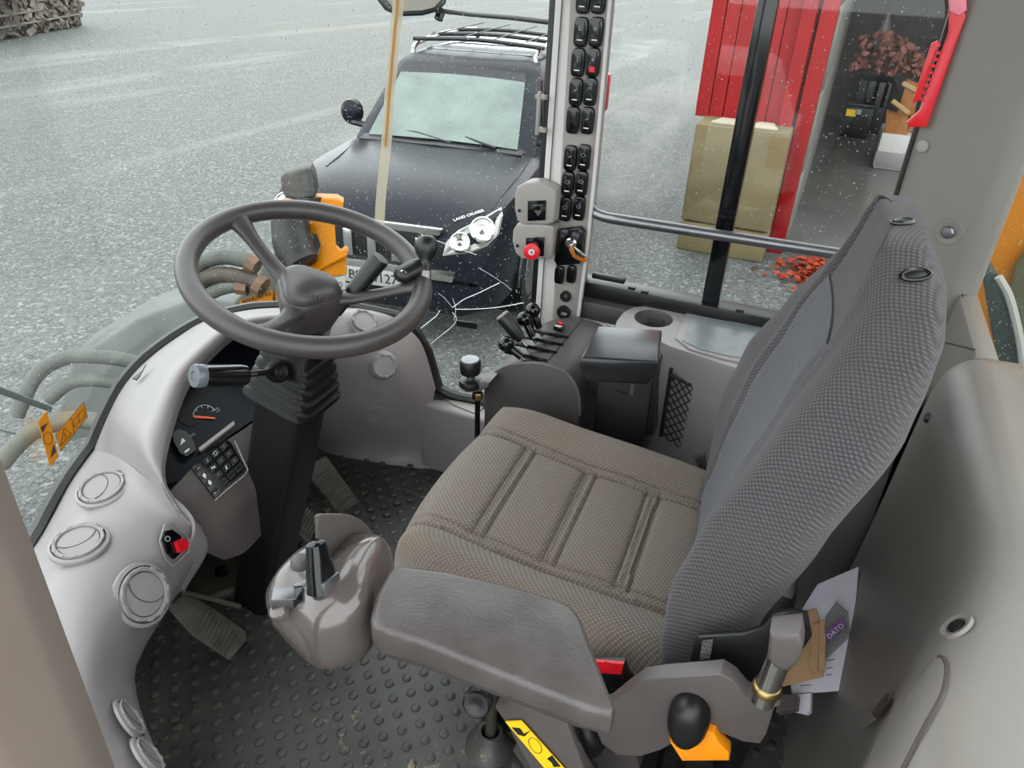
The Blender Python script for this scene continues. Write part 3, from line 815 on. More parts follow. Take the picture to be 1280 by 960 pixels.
# bracket and sticker
bm = bm_new(); prism(bm, pil('x', -0.36, [(618, 885), (650, 872), (700, 880), (730, 960), (760, 1030), (700, 1030), (632, 905)]), (0.03, 0, 0), 0.004); br_ = obj('support_bracket', bm, M['mid'], ar)
bm = bm_new(); prism(bm, pil('x', -0.363, [(632, 901), (652, 900), (706, 960), (730, 990), (712, 995), (690, 970)]), (-0.0015, 0, 0)); stk = obj('warning_sticker', bm, M['yellowst'], ar, 'yellow warning sticker with black pictograms')
def mark(parent, ax, val, pts, mat, th=(-0.0008, 0, 0), nm='pictogram'):
    b = bm_new(); prism(b, pil(ax, val, pts), th); return obj(nm, b, mat, parent, smooth=False)
mark(ar, 'x', -0.3646, [(640, 909), (650, 910), (655, 917), (663, 913), (656, 920), (648, 918)], M['blackprint'])
mark(ar, 'x', -0.3646, [(684, 948), (690, 944), (697, 953), (701, 958), (692, 958), (690, 953)], M['blackprint'])
b = bm_new(); c0 = P('x', -0.3646, 669, 932); tube(b, [c0+V((0, 0.010*math.cos(a*PI/10), 0.014*math.sin(a*PI/10)+0.004*math.cos(a*PI/10))) for a in range(20)], 0.0006, 4, closed=True); obj('pictogram', b, M['blackprint'], ar)
# thumbwheel screw
tw = thing('thumb_screw', 'black knurled thumb screw under the left armrest', 'screw', P('x', -0.385, 597, 876))
c0 = P('x', -0.385, 597, 878); m_ = frame(c0, (-0.75, -0.1, 0.35), (0, 1, 0))
bm = bm_new(); pr_ = []
for zt, r in ((-0.014, 0.0175), (-0.012, 0.019), (0.006, 0.019), (0.009, 0.0165), (0.009, 0.008), (0.007, 0.005)): pr_.append((r, zt))
rings_ = []
for r, zt in pr_: rings_.append([m_ @ V(((r+(0.0009 if a % 2 and r > 0.018 else 0))*math.cos(2*PI*a/44), (r+(0.0009 if a % 2 and r > 0.018 else 0))*math.sin(2*PI*a/44), zt)) for a in range(44)])
loft(bm, rings_); obj('knurled_head', bm, M['black'], tw)
bm = bm_new(); tube(bm, [m_ @ V((0, 0, -0.013)), m_ @ V((0.0, 0, -0.05))], 0.006, 12); obj('screw_shaft', bm, M['steel'], tw)
bm = bm_new(); tube(bm, [P('x', -0.375, 602, 868), P('x', -0.372, 606, 852)], 0.0045, 10); obj('screw_end', bm, M['steel'], tw)
# floor boot with rod
fb = thing('floor_boot', 'dark rubber floor boot with a rod under the left armrest', 'boot', Z(612, 925, 0))
c0 = Z(612, 935, 0.0)
bm = bm_new(); lathe(bm, [(0.052, 0.0), (0.050, 0.012), (0.034, 0.030), (0.027, 0.05), (0.024, 0.056), (0.019, 0.056), (0.018, 0.03)], Matrix.Translation(c0), 28, cap=False); obj('rubber_boot', bm, M['mat'], fb)
bm = bm_new(); tube(bm, [c0+V((0, 0, 0.0)), c0+V((0.01, 0.0, 0.30))], 0.011, 14); obj('rod', bm, M['rust'], fb)

pod = thing('control_pod', 'glossy grey control pod with direction lever in front of the armrest', 'control pod', (-0.42, 0.17, 0.0))
zt = 0.685
outl = [(487, 703), (492, 712), (476, 745), (470, 772), (463, 800), (440, 812), (405, 822), (385, 815), (360, 790), (340, 768), (334, 752), (336, 735), (350, 715), (372, 695), (392, 686), (430, 685), (455, 690), (476, 696)]
base = [Z(u, v, 0.63) for u, v in outl]
cen = sum(base, V((0, 0, 0)))/len(base)
rings_ = []
sm = crom(base, 4, closed=True)
for _ in range(10): sm = [(sm[i-1]+sm[i]*2+sm[(i+1) % len(sm)])/4 for i in range(len(sm))]
sm = [cen+(p-cen)*1.035 for p in sm]
for s, z in ((0.94, 0.600), (1.0, 0.612), (1.0, 0.632), (0.97, 0.650), (0.90, 0.668), (0.80, 0.679), (0.62, 0.684), (0.3, 0.686)):
    rings_.append([V((cen.x+(p.x-cen.x)*s, cen.y+(p.y-cen.y)*s, z+(0.020*max(0, min(1, (0.20-p.y)/0.08)) if z > 0.64 else 0)-(0.02*max(0, min(1, (p.y-0.2)/0.05))) if z > 0.64 else z)) for p in sm])
bm = bm_new(); loft(bm, rings_); pb_ = obj('pod_shell', bm, M['podp'], pod, 'shiny moulded shell', auto=60)
# back plate fin behind the lever
bm = bm_new(); prism(bm, [P('y', 0.205, u, v) for u, v in [(398, 646), (402, 643), (430, 643), (442, 645), (452, 650), (461, 658), (468, 668), (472, 680), (473, 700), (400, 700)]], (0, 0.007, 0), 0.002); obj('guard_plate', bm, M['mid'], pod, 'thin grey guard plate')
# direction lever
zb_ = 0.695
lp = Z(404, 735, zb_); lt_ = Z(394, 676, zb_+0.062)
bm = bm_new()
mm = frame(lp, (lt_-lp), (1, 0, 0)); L_ = (lt_-lp).length
rr_ = []
for t, a, b in ((0, 0.022, 0.016), (0.35, 0.019, 0.0145), (0.8, 0.0135, 0.0115), (0.95, 0.012, 0.010), (1.0, 0.007, 0.006)):
    rr_.append([mm @ V((a*math.copysign(abs(math.cos(q*PI/10))**0.7, math.cos(q*PI/10)), b*math.copysign(abs(math.sin(q*PI/10))**0.7, math.sin(q*PI/10)), t*L_)) for q in range(20)])
loft(bm, rr_); dl = obj('direction_lever', bm, M['gloss'], pod, 'tapered black direction lever')
bm = bm_new(); box(bm, (0, -0.0135, 0.006), (0.033, 0.006, 0.022), mm, 0.002); obj('lever_skirt', bm, M['steel'], dl)
bm = bm_new(); prism(bm, [Z(u, v, 0.688) for u, v in [(386, 722), (392, 740), (414, 741), (424, 722), (436, 704), (425, 700), (405, 715)]], (0, 0, 0.006), 0.002); obj('lever_gate', bm, M['gloss'], pod)
# side buttons
bm = bm_new(); m_ = frame(Z(375, 704, 0.684), (0, 0, 1)); lathe(bm, [(0.0125, -0.004), (0.0125, 0.004), (0.009, 0.010), (0.004, 0.0115)], m_, 20); obj('round_button', bm, M['mid'], pod)
bm = bm_new(); prism(bm, [Z(u, v, 0.690) for u, v in [(341, 732), (368, 730), (370, 748), (338, 750)]], (0, 0, -0.02), 0.003); obj('rocker_button', bm, M['steel'], pod, 'silver rocker button')
bm = bm_new(); prism(bm, [Z(u, v, 0.688) for u, v in [(366, 733), (378, 731), (377, 750), (366, 750)]], (0, 0, -0.02), 0.001); obj('rocker_recess', bm, M['gloss'], pod)
bm = bm_new(); m_ = frame(Z(349, 765, 0.668), (-0.4, 0.2, 0.8)); lathe(bm, [(0.0125, -0.006), (0.0125, 0.002), (0.010, 0.006), (0.004, 0.0075)], m_, 20); obj('thumb_button', bm, M['podp'], pod)

# ================================================================ DASHBOARD
dash = thing('dashboard', 'pale grey wraparound dashboard with round vents and instrument hood', 'dashboard', (0, 0.85, 0.0))
def G(rows): return [[Z(*q) for q in r] for r in rows]
left = G([
 [(60, 1010, .36), (110, 1005, .365), (165, 1010, .34), (228, 1015, .26)],
 [(20, 890, .40), (75, 885, .415), (125, 880, .39), (171, 868, .29)],
 [(15, 765, .43), (70, 765, .475), (130, 785, .445), (184, 795, .32)],
 [(44, 664, .435), (95, 680, .485), (165, 715, .455), (243, 694, .36)],
 [(78, 602, .445), (125, 622, .492), (195, 650, .475), (256, 676, .385)],
 [(108, 561, .455), (148, 572, .507), (184, 600, .534), (240, 656, .458)]])
def rim(u, v):
    p, n = screen_hit(u, v); return p+n*0.012
for k_, q_ in ((3, (44, 664)), (4, (78, 602)), (5, (108, 561))): left[k_][0] = rim(*q_)
for r in left: r.append(r[-1]+V((-0.02, 0.07, -0.14)))
bm = bm_new(); sheet(bm, left, 8, 6, 0.006)
dleft = obj('left_wing', bm, M['light'], dash, auto=70)
hood = G([
 [(108, 561, .455), (148, 572, .507), (184, 600, .534), (218, 634, .507), (240, 656, .458)],
 [(128, 517, .47), (152, 532, .56), (178, 560, .602), (200, 592, .578), (208, 604, .55)],
 [(148, 480, .49), (170, 492, .58), (192, 515, .627), (208, 538, .608), (214, 548, .578)],
 [(175, 450, .52), (195, 458, .60), (216, 466, .647), (230, 477, .632), (236, 486, .598)],
 [(215, 420, .55), (232, 425, .62), (250, 431, .662), (261, 440, .648), (266, 448, .612)],
 [(255, 398, .57), (270, 399, .63), (285, 404, .672), (297, 411, .66), (303, 418, .622)],
 [(310, 385, .57), (318, 388, .63), (328, 393, .677), (337, 402, .665), (341, 412, .63)],
 [(365, 382, .56), (368, 386, .62), (372, 393, .672), (376, 403, .66), (378, 415, .63)],
 [(425, 380, .53), (422, 388, .58), (418, 398, .61), (414, 412, .60), (410, 428, .56)]])
for r_, q_ in zip(hood, [(108, 561), (128, 517), (148, 480), (175, 450), (215, 420), (255, 398), (310, 385), (365, 382), (425, 380)]): r_[0] = rim(*q_)
bm = bm_new(); sheet(bm, hood, 6, 6, 0.006)
dhood = obj('instrument_hood', bm, M['light'], dash, auto=70)
# small slit on the hood
mbm = bm_new(); prism(mbm, [Z(166, 474, .582), Z(178, 464, .592), Z(183, 456, .60), Z(175, 471, .592), Z(171, 476, .585)], (0, 0, 0.003)); obj('slit', mbm, M['black'], dhood)
# instrument face
cn = V((0.0, -0.5, 0.866)); c0 = Z(258, 564, .508)
face = [onplane(u, v, c0, cn) for u, v in [(205, 606), (208, 560), (226, 500), (252, 460), (292, 422), (345, 408), (395, 412), (420, 440), (400, 480), (338, 510), (258, 564), (238, 598)]]
bm = bm_new(); prism(bm, face, cn*-0.012); clus_ = obj('instrument_face', bm, M['screen'], dash, 'dark glossy instrument face', smooth=False)
def onface(pts, mat, nm, off=0.001, th=0.0006, parent=None, pl=None):
    p0, n = pl or (c0, cn)
    b = bm_new(); prism(b, [onplane(u, v, p0+n*off, n) for u, v in pts], n*th); return obj(nm, b, mat, parent or clus_, smooth=False)
# gauge dial
gau = onface([(238+16*math.cos(a*PI/8), 518+1+14*math.sin(a*PI/8)) for a in range(16)], M['screen'], 'gauge_dial', 0.0005, 0.0008, dash)
gm = onplane(254, 521, c0+cn*0.0016, cn)
ex_ = V((1, 0, 0)); ey_ = cn.cross(ex_)
arc = []
for k in range(15):
    t = k/14; u = 241+ (270-241)*t; 
    a = math.radians(185-150*t); arc.append(onplane(256+14.5*math.cos(a), 520-14.5*math.sin(a)*0.95, c0+cn*0.0016, cn))
bm = bm_new(); tube(bm, arc, 0.0007, 5); obj('dial_scale', bm, M['print'], gau)
for k in range(5):
    a = math.radians(180-145*k/4); r0, r1 = 11.0, 14.5
    bm = bm_new(); tube(bm, [onplane(256+r*math.cos(a), 520-r*math.sin(a)*0.95, c0+cn*0.0016, cn) for r in (r0, r1)], 0.0007, 5); obj('dial_tick', bm, M['print'], gau)
onface([(241, 519.5), (243, 522.5), (268, 524), (270, 522.5), (258, 521)], M['orangeneedle'], 'dial_needle', 0.002, 0.0012, gau)
for a_ in ([(268, 512), (272, 509), (275, 513), (271, 516)], [(269.5, 512.3), (271.8, 510.6), (273.2, 513), (271, 514.6)]):
    onface(a_, M['greyprint'] if a_[0][0] == 268 else M['screen'], 'fuel_symbol', 0.0012 if a_[0][0] == 268 else 0.0019, 0.0006, gau)
tp = onplane(239.5, 544.5, c0+cn*0.0014, cn); tx = onplane(245, 541, c0, cn)-onplane(234, 548, c0, cn)
inst('model_print', text_mesh('L30G', 0.0085, M['greyprint']), frame(tp, cn, tx), dash)
# hazard switch
hz = onface([(214, 545), (221, 540), (232, 543), (241, 556), (243, 566), (232, 574), (224, 570), (216, 556)], M['black'], 'hazard_switch', 0.002, 0.010, dash)
hp = (c0+cn*0.0125, cn)
onface([(227.5, 547.5), (232, 551), (225, 557)], M['print'], 'triangle_symbol', 0, 0.0006, hz, hp)
onface([(230.5, 564.5), (236.2, 560.3), (237, 562), (231.5, 566.4)], M['print'], 'indicator_bar', 0, 0.0006, hz, hp)
# dark keypad housing under the instrument face
kp = G([
 [(206, 622, .50), (260, 566, .517), (300, 540, .517), (350, 506, .517)],
 [(214, 645, .465), (282, 592, .475), (315, 566, .475), (358, 532, .475)],
 [(226, 668, .42), (287, 632, .418), (320, 606, .418), (366, 572, .42)],
 [(244, 684, .375), (288, 664, .365), (322, 632, .365), (368, 600, .375)],
 [(280, 700, .28), (306, 690, .28), (335, 662, .28), (376, 640, .3)]])
bm = bm_new(); sheet(bm, kp, 6, 6, 0.006, flip=True); dk = obj('keypad_housing', bm, M['mid'], dash, auto=70)
lip = [Z(248, 560, .522), Z(292, 526, .522), Z(293.5, 530, .519), Z(251, 563, .519)]
bm = bm_new(); prism(bm, lip, (0, 0.001, -0.006)); obj('housing_lip', bm, M['light2'], dash)
bk_ = bvh_of(dk); ka, kb, kc = hit(bk_, 250, 580)[0], hit(bk_, 283, 556)[0], hit(bk_, 272, 616)[0]
kn = (kb-ka).cross(kc-ka).normalized(); kn = kn if kn.dot(CAM-ka) > 0 else -kn
pad = [(200+x/6.857, 500+y/6.857) for x, y in [(262, 580), (550, 338), (600, 370), (722, 590), (705, 625), (545, 755), (470, 838), (445, 820)]]
ka = ka+kn*0.004; kpl = (ka, kn)
pdk = onface(pad, M['gloss'], 'keypad', 0.0, 0.004, dash, kpl)
bm = bm_new(); pr_ = [onplane(200+x/6.857, 500+y/6.857, ka+kn*0.002, kn) for x, y in [(470, 862), (548, 790), (730, 640), (752, 600), (640, 350)]]; tube(bm, pr_, 0.0016, 6); obj('keypad_bezel', bm, M['light2'], dash)
cols = [[(330, 588), (380, 648), (425, 708), (468, 778)], [(405, 515), (455, 578), (500, 640), (545, 700)], [(475, 455), (522, 518), (568, 580), (612, 640)], [(545, 398), (590, 460), (635, 520), (675, 580)]]
for ci, colk in enumerate(cols):
    for ri, (x, y) in enumerate(colk):
        q = [(x-34, y+8), (x+12, y-38), (x+36, y-8), (x-10, y+38)]
        key = onface([(200+a/6.857, 500+b/6.857) for a, b in q], M['black'], 'key', 0.004, 0.0016, pdk, kpl)
        # rim outline
        b = bm_new(); tube(b, [onplane(200+a/6.857, 500+bb/6.857, ka+kn*0.0058, kn) for a, bb in q], 0.00028, 4, closed=True); obj('key_outline', b, M['greyprint'], key)
        def sym(pts, m=M['print']): onface([(200+a/6.857, 500+bb/6.857) for a, bb in pts], m, 'key_symbol', 0.0056, 0.0005, key, kpl)
        if ci == 0 and ri == 0: sym([(x-14, y+2), (x+10, y-18), (x+16, y-6), (x-8, y+14)], M['greyprint'])
        elif ci == 0 and ri == 1: sym([(x-8, y-24), (x+20, y-4), (x+8, y+2), (x+16, y+18), (x+2, y+24), (x-6, y+8), (x-18, y+10)])
        elif ci == 0 and ri == 2: sym([(x+14, y+24), (x-16, y+4), (x-6, y-2), (x-14, y-16), (x-2, y-24), (x+8, y-8), (x+18, y-12)])
        elif ci == 0: sym([(x-4, y+16), (x+4, y+10), (x+8, y+20), (x, y+24)])
        elif (ci, ri) == (1, 0): sym([(x, y-18), (x+12, y+4), (x+2, y+18), (x-10, y+6)], M['greyprint'])
        elif (ci, ri) == (1, 1): sym([(x-18, y-4), (x, y-2), (x+14, y-18), (x+18, y+2), (x+2, y+4), (x-10, y+16)])
        elif (ci, ri) == (2, 2): sym([(x-10, y-16), (x-2, y-18), (x+4, y-4), (x+10, y+10), (x, y+16), (x-4, y+2)])
        elif (ci, ri) == (2, 0):
            b = bm_new(); tube(b, [onplane(200+(x+16*math.cos(t*PI/6))/6.857, 500+(y+16*math.sin(t*PI/6))/6.857, ka+kn*0.0058, kn) for t in range(12)], 0.0005, 4, closed=True); obj('key_symbol', b, M['print'], key)
        elif (ci, ri) in ((2, 1), (1, 2), (3, 0), (3, 1), (3, 2)): 
            sym([(x-14, y+2), (x+4, y-16), (x+14, y-2), (x-4, y+14)], M['greyprint']); onface([(200+a/6.857, 500+bb/6.857) for a, bb in [(x-7, y+1), (x+2, y-8), (x+7, y-1), (x-2, y+7)]], M['black'], 'key_symbol', 0.0062, 0.0004, key, kpl)
# right flank panel
rp_ = G([
 [(398, 384, .55), (450, 382, .52), (502, 396, .46), (530, 424, .40), (546, 482, .268)],
 [(402, 396, .565), (450, 396, .535), (499, 408, .477), (525, 434, .41), (544, 488, .272)],
 [(408, 440, .50), (450, 446, .445), (492, 462, .385), (517, 480, .315), (541, 505, .225)],
 [(400, 500, .30), (440, 505, .275), (488, 515, .235), (515, 522, .195), (539, 535, .145)],
 [(398, 545, .12), (436, 548, .09), (484, 560, .06), (512, 562, .05), (537, 568, .045)],
 [(396, 562, .02), (432, 572, .0), (482, 582, -.005), (510, 586, -.005), (536, 590, -.005)]])
for k_, q_ in enumerate([(398, 382), (450, 382), (502, 396), (530, 424), (546, 482)]): rp_[0][k_] = rim(*q_)
bm = bm_new(); sheet(bm, rp_, 8, 6, 0.006, flip=True); dr = obj('right_flank', bm, M['light'], dash, auto=70)
# vents
def vent_meshes():
    b = bm_new(); I = Matrix.Identity(4)
    lathe(b, [(1.22, -0.10), (1.20, 0.04), (1.07, 0.10), (1.05, -0.14), (1.00, -0.14), (1.0, 0.16), (0.97, 0.20), (0.87, 0.20), (0.84, 0.14), (0.84, -0.1)], I, 48, cap=False)
    for k in range(12):
        a = 2*PI*k/12
        box(b, (0.965, 0, 0.19), (0.11, 0.24, 0.07), Matrix.Rotation(a, 4, 'Z'), 0.02, 1)
    ring = b
    b = bm_new(); lathe(b, [(0.815, 0.04), (0.80, 0.125), (0.4, 0.15), (0.0001, 0.152)], I, 40, cap=False); disc = b
    b = bm_new()
    tube(b, [V((-0.15+0.62*(1-math.cos(t))*1.0-0.12, 0.80*math.sin(t), 0.15)) for t in [(-1+2*k/16)*1.25 for k in range(17)]], 0.022, 6)
    return ring, disc, b
rg, dc, sl = vent_meshes()
rgm = mesh_of('vent', rg, M['light']); dcm = mesh_of('vent_flap', dc, M['light']); slm = mesh_of('vent_slit', sl, M['dark'])
def vent(u, v, z, n, r, ang=0, p=None):
    p = p or Z(u, v, z); m = frame(p, n, (1, 0, 0)) @ Matrix.Rotation(ang, 4, 'Z') @ Matrix.Diagonal((r, r, r, 1))
    o = inst('vent', rgm, m, dash); inst('vent_flap', dcm, m, o); inst('vent_slit', slm, m, o); return o
bl_ = bvh_of(dleft); br2 = bvh_of(dr)
for u, v, r, an, nb in ((130, 613, 0.0400, 2.2, (0.0, -0.35, 0.95)), (100, 682, 0.0400, 1.2, (0.1, -0.3, 0.95)), (175, 744, 0.0455, 0.6, (-0.1, -0.75, 0.65)), (157, 903, 0.031, 0.3, (0.9, -0.3, 0.1)), (180, 950, 0.031, 0.3, (0.9, -0.3, 0.1))):
    h_ = hit(bl_, u, v, 30)
    n_ = (h_[1]*0.6+V(nb).normalized()*0.5).normalized(); vent(u, v, 0, n_, r, an, h_[0]+n_*0.007)
# capped dials of the right flank
def dial(u, v, z, n, r, h):
    h_ = hit(br2, u, v, 14); p = h_[0]+h_[1]*0.004; n = (h_[1]+V(n).normalized()).normalized(); m = frame(p, n); b = bm_new()
    lathe(b, [(r*1.25, -0.02), (r*1.22, 0.0), (r*1.1, 0.006), (r, 0.008), (r, h), (r*0.94, h+0.003), (r*0.82, h+0.003), (r*0.78, h), (r*0.3, h+0.001), (0.0002, h+0.001)], m, 36, cap=False)
    o = obj('vent_dial', b, M['light'], dash)
    for k in range(10):
        b = bm_new(); box(b, (r*0.93, 0, h+0.003), (r*0.16, r*0.26, 0.004), m @ Matrix.Rotation(2*PI*k/10, 4, 'Z'), 0.001, 1); obj('grip_lug', b, M['light'], o)
    return o
dial(478, 456, .425, (-0.62, -0.42, 0.62), 0.033, 0.022)
dial(452, 405, .51, (-0.30, -0.35, 0.85), 0.034, 0.014)
h_ = hit(br2, 470, 517, 12); m_ = frame(h_[0]+h_[1]*0.002, h_[1])
bm = bm_new(); lathe(bm, [(0.034, -0.004), (0.034, 0.003), (0.031, 0.004), (0.030, 0.001), (0.024, 0.001), (0.023, 0.003), (0.021, 0.003), (0.020, 0.001), (0.0002, 0.001)], m_, 32, cap=False); emb = obj('round_cap', bm, M['light'], dash)
bm = bm_new(); box(bm, (0, 0, 0.002), (0.004, 0.036, 0.002), m_ @ Matrix.Rotation(0.5, 4, 'Z'), 0.0005, 1); obj('cap_rib', bm, M['light'], emb)
# parking brake switch in its recess
h_ = hit(bl_, 217, 682, 12); sn = h_[1]; pa_ = h_[0]+sn*0.003
spl = (pa_, sn)
swp = onface([(201, 672), (204, 664), (212, 662), (223, 670), (226, 688), (215, 699), (208, 692)], M['gloss'], 'parking_switch', 0.0, 0.006, dash, spl)
onface([(217, 678), (226, 673), (232, 678), (231, 686), (221, 691)], M['red'], 'switch_lock', 0.006, 0.008, swp, spl)
b = bm_new(); tube(b, [onplane(209.5+3.2*math.cos(t*PI/6), 673.5+3.2*math.sin(t*PI/6), pa_+sn*0.0065, sn) for t in range(12)], 0.0005, 4, closed=True); obj('switch_symbol', b, M['print'], swp)
bz = bm_new(); tube(bz, [onplane(u, v, pa_+sn*0.001, sn) for u, v in [(200, 676), (206, 656), (216, 654), (236, 672), (236, 690), (216, 708), (206, 698)]], 0.0022, 6, closed=True); obj('switch_bezel', bz, M['light'], dash)
# body filling below dashboard so that nothing shows through
# ================================================================ STEERING
WC = V((0, 0.48, 0.91)); E1 = V((math.cos(.105), 0, math.sin(.105))); E2 = V((0, math.cos(.262), math.sin(.262))); WN = E1.cross(E2).normalized()
def W(r, deg, h=0.0): a = math.radians(deg); return WC+E1*(r*math.cos(a))+E2*(r*math.sin(a))+WN*h
sw = thing('steering_wheel', 'dark grey three spoke steering wheel with spinner knob', 'steering wheel', (0, 0.5, 0.85))
bm = bm_new(); tube(bm, [W(0.197, k*4) for k in range(90)], 0.0182, 18, closed=True)
obj('rim', bm, M['wheel'], sw)
for a in (78, 192, 302):
    pth = [W(0.035, a, -0.052), W(0.08, a, -0.045), W(0.14, a, -0.022), W(0.175, a, -0.006), W(0.195, a, 0.0)]
    p5 = crom(pth, 4); n_ = len(p5)
    bm = bm_new(); 
    rr = [0.020-0.008*math.sin(PI*min(1, i/(n_-1)*1.15)) if i < n_*0.85 else 0.013+0.006*(i/(n_-1)-0.85)/0.15 for i in range(n_)]
    tube(bm, p5, rr, 14, sq=(0.72, 1.25)); obj('spoke', bm, M['wheel'], sw)
# hub: rounded triangle pad
ring_ = []
for k in range(60):
    a = 2*PI*k/60
    lobes = 0.046+0.016*(max(0, math.cos(a-math.radians(78)))**4+max(0, math.cos(a-math.radians(192)))**4+max(0, math.cos(a-math.radians(302)))**4)
    ring_.append((lobes, math.degrees(a)))
bm = bm_new(); loft(bm, [[W(r*s, d, h) for r, d in ring_] for s, h in ((0.75, -0.115), (0.95, -0.085), (1.03, -0.055), (1.0, -0.040), (0.9, -0.033))]); hubo = obj('hub', bm, M['wheel'], sw)
bm = bm_new(); loft(bm, [[W(r*s, d, h) for r, d in ring_] for s, h in ((0.93, -0.036), (0.92, -0.030), (0.82, -0.019), (0.55, -0.010), (0.2, -0.007))]); cap_ = obj('horn_pad', bm, M['wheel'], sw, 'smooth horn pad')
inst('lettering', text_mesh('VOLVO', 0.013, M['mid'], 0.0016), frame(hit(bvh_of(cap_), 394, 372)[0]+hit(bvh_of(cap_), 394, 372)[1]*0.0012, hit(bvh_of(cap_), 394, 372, 10)[1], hit(bvh_of(cap_), 408, 374)[0]-hit(bvh_of(cap_), 380, 371)[0]), cap_)
# spinner knob with clamp
kp_ = thing('spinner_knob', 'black ball spinner knob clamped on the steering wheel rim', 'knob', W(0.197, 310, 0.02))
_dep = (RM.transposed() @ (W(0.195, 312, 0.03)-CAM)).z*-1
kb_ = D(_dep, 531, 342); top_ = D(_dep, 533, 309)
ax_ = (top_-kb_).normalized(); L_ = (top_-kb_).length
m_ = frame(kb_, ax_)
bm = bm_new(); lathe(bm, [(0.011, 0.0), (0.011, 0.012), (0.0095, 0.016), (0.0115, L_-0.022), (0.0185, L_-0.013), (0.0218, L_-0.002), (0.0215, L_+0.006), (0.0175, L_+0.015), (0.010, L_+0.0205), (0.0085, L_+0.0205), (0.0075, L_+0.017), (0.0002, L_+0.017)], m_, 28, cap=False); obj('ball_grip', bm, M['black'], kp_)
bm = bm_new(); lathe(bm, [(0.012, -0.012), (0.012, 0.004), (0.009, 0.006)], m_, 18); obj('pivot_stud', bm, M['steel'], kp_)
pth = crom([W(0.150, 303, 0.010), W(0.165, 306, 0.014), W(0.185, 311, 0.016), W(0.205, 316, 0.012)], 4)
bm = bm_new(); tube(bm, pth, [0.012, 0.017, 0.020, 0.021, 0.021, 0.022, 0.022, 0.022, 0.0225, 0.022, 0.020, 0.016, 0.010], 14, sq=(0.72, 1.0)); obj('clamp', bm, M['black'], kp_)
bm = bm_new(); lathe(bm, [(0.0058, 0), (0.0058, 0.003), (0.003, 0.0035), (0.0028, 0.001)], frame(W(0.160, 301, 0.024), WN), 14); obj('clamp_screw', bm, M['chrome'], kp_)
# column, bellows, stalks
col = thing('steering_column', 'black steering column with rubber bellows and stalks', 'steering column', (0, 0.62, 0.0))
CA = (V((0, 0.48+0.0, 0.91))-V((0, 0.66, 0.28))).normalized()
def CP(t): return V((0.018, 0.66, 0.28))+(V((0.006, 0.50, 0.84))-V((0.018, 0.66, 0.28)))*t
bm = bm_new(); tube(bm, [CP(0.8), CP(1.06)], 0.042, 20); obj('column_head', bm, M['black'], col)
cx_ = V((1, 0, 0)); cy_ = CA.cross(cx_)
def sqring(t, hx, hy, off=V((0, 0, 0)), n=40, p=0.35):
    out = []
    for k in range(n):
        a = 2*PI*k/n; c, s = math.cos(a), math.sin(a)
        out.append(CP(t)+off+cx_*(hx*math.copysign(abs(c)**p, c))+cy_*(hy*math.copysign(abs(s)**p, s)))
    return out
rings_ = [sqring(0.88, 0.034, 0.038), sqring(0.855, 0.042, 0.047)]
for i in range(5):
    t = 0.825-i*0.040; s = 0.88+0.075*i
    rings_ += [sqring(t, 0.052*s, 0.056*s), sqring(t-0.006, 0.058*s, 0.063*s), sqring(t-0.020, 0.060*s, 0.065*s), sqring(t-0.028, 0.053*s, 0.058*s)]
rings_.append(sqring(0.62, 0.052, 0.056))
bm = bm_new(); loft(bm, rings_); obj('bellows', bm, M['rubber'], col, 'ribbed black rubber bellows', auto=50)
bm = bm_new(); loft(bm, [sqring(0.64, 0.052, 0.055), sqring(0.3, 0.055, 0.055), sqring(0.0, 0.055, 0.050), sqring(-0.49, 0.055, 0.05)]); obj('column_shroud', bm, M['black'], col)
# switch box on column with left stalk
bx = P('x', -0.03, 366, 458)
bm = bm_new(); box(bm, (0, 0, 0), (0.070, 0.050, 0.034), frame(bx+V((0.03, 0.0, -0.004)), CA, (1, 0, 0)), 0.004); obj('switch_box', bm, M['black'], col)
s0 = P('x', -0.062, 347, 464); s1 = P('x', -0.145, 318, 467); s2 = P('x', -0.155, 308, 469); s3 = P('x', -0.235, 243, 470)
dv = (s1-s0).normalized()
bm = bm_new()
prf = [(0.0215, -0.006), (0.021, 0.004), (0.017, 0.007), (0.019, 0.012), (0.0155, 0.015), (0.0165, 0.020), (0.0125, 0.023), (0.0130, 0.028), (0.0080, 0.032), (0.0055, 0.05)]
lathe(bm, prf, frame(s0, dv), 26); stb = obj('stalk_boot', bm, M['rubber'], col)
bm = bm_new(); tube(bm, [s0, s1, s2], 0.0055, 12); ls = obj('left_stalk', bm, M['black'], col, 'black wiper stalk with clear end cap')
d3 = s3-s2; L3 = d3.length
bm = bm_new(); lathe(bm, [(0.008, -0.004), (0.0165, 0.002), (0.0180, 0.012), (0.0175, L3-0.016), (0.0185, L3-0.014)], frame(s2, d3), 28); obj('stalk_grip', bm, M['gloss'], ls)
bm = bm_new(); lathe(bm, [(0.0187, L3-0.014), (0.0190, L3-0.002), (0.0175, L3+0.001), (0.008, L3+0.0015), (0.0075, L3), (0.0002, L3)], frame(s2, d3), 28, cap=False); obj('stalk_cap', bm, plain('frosted_cap', (92, 98, 101), 0.25), ls)
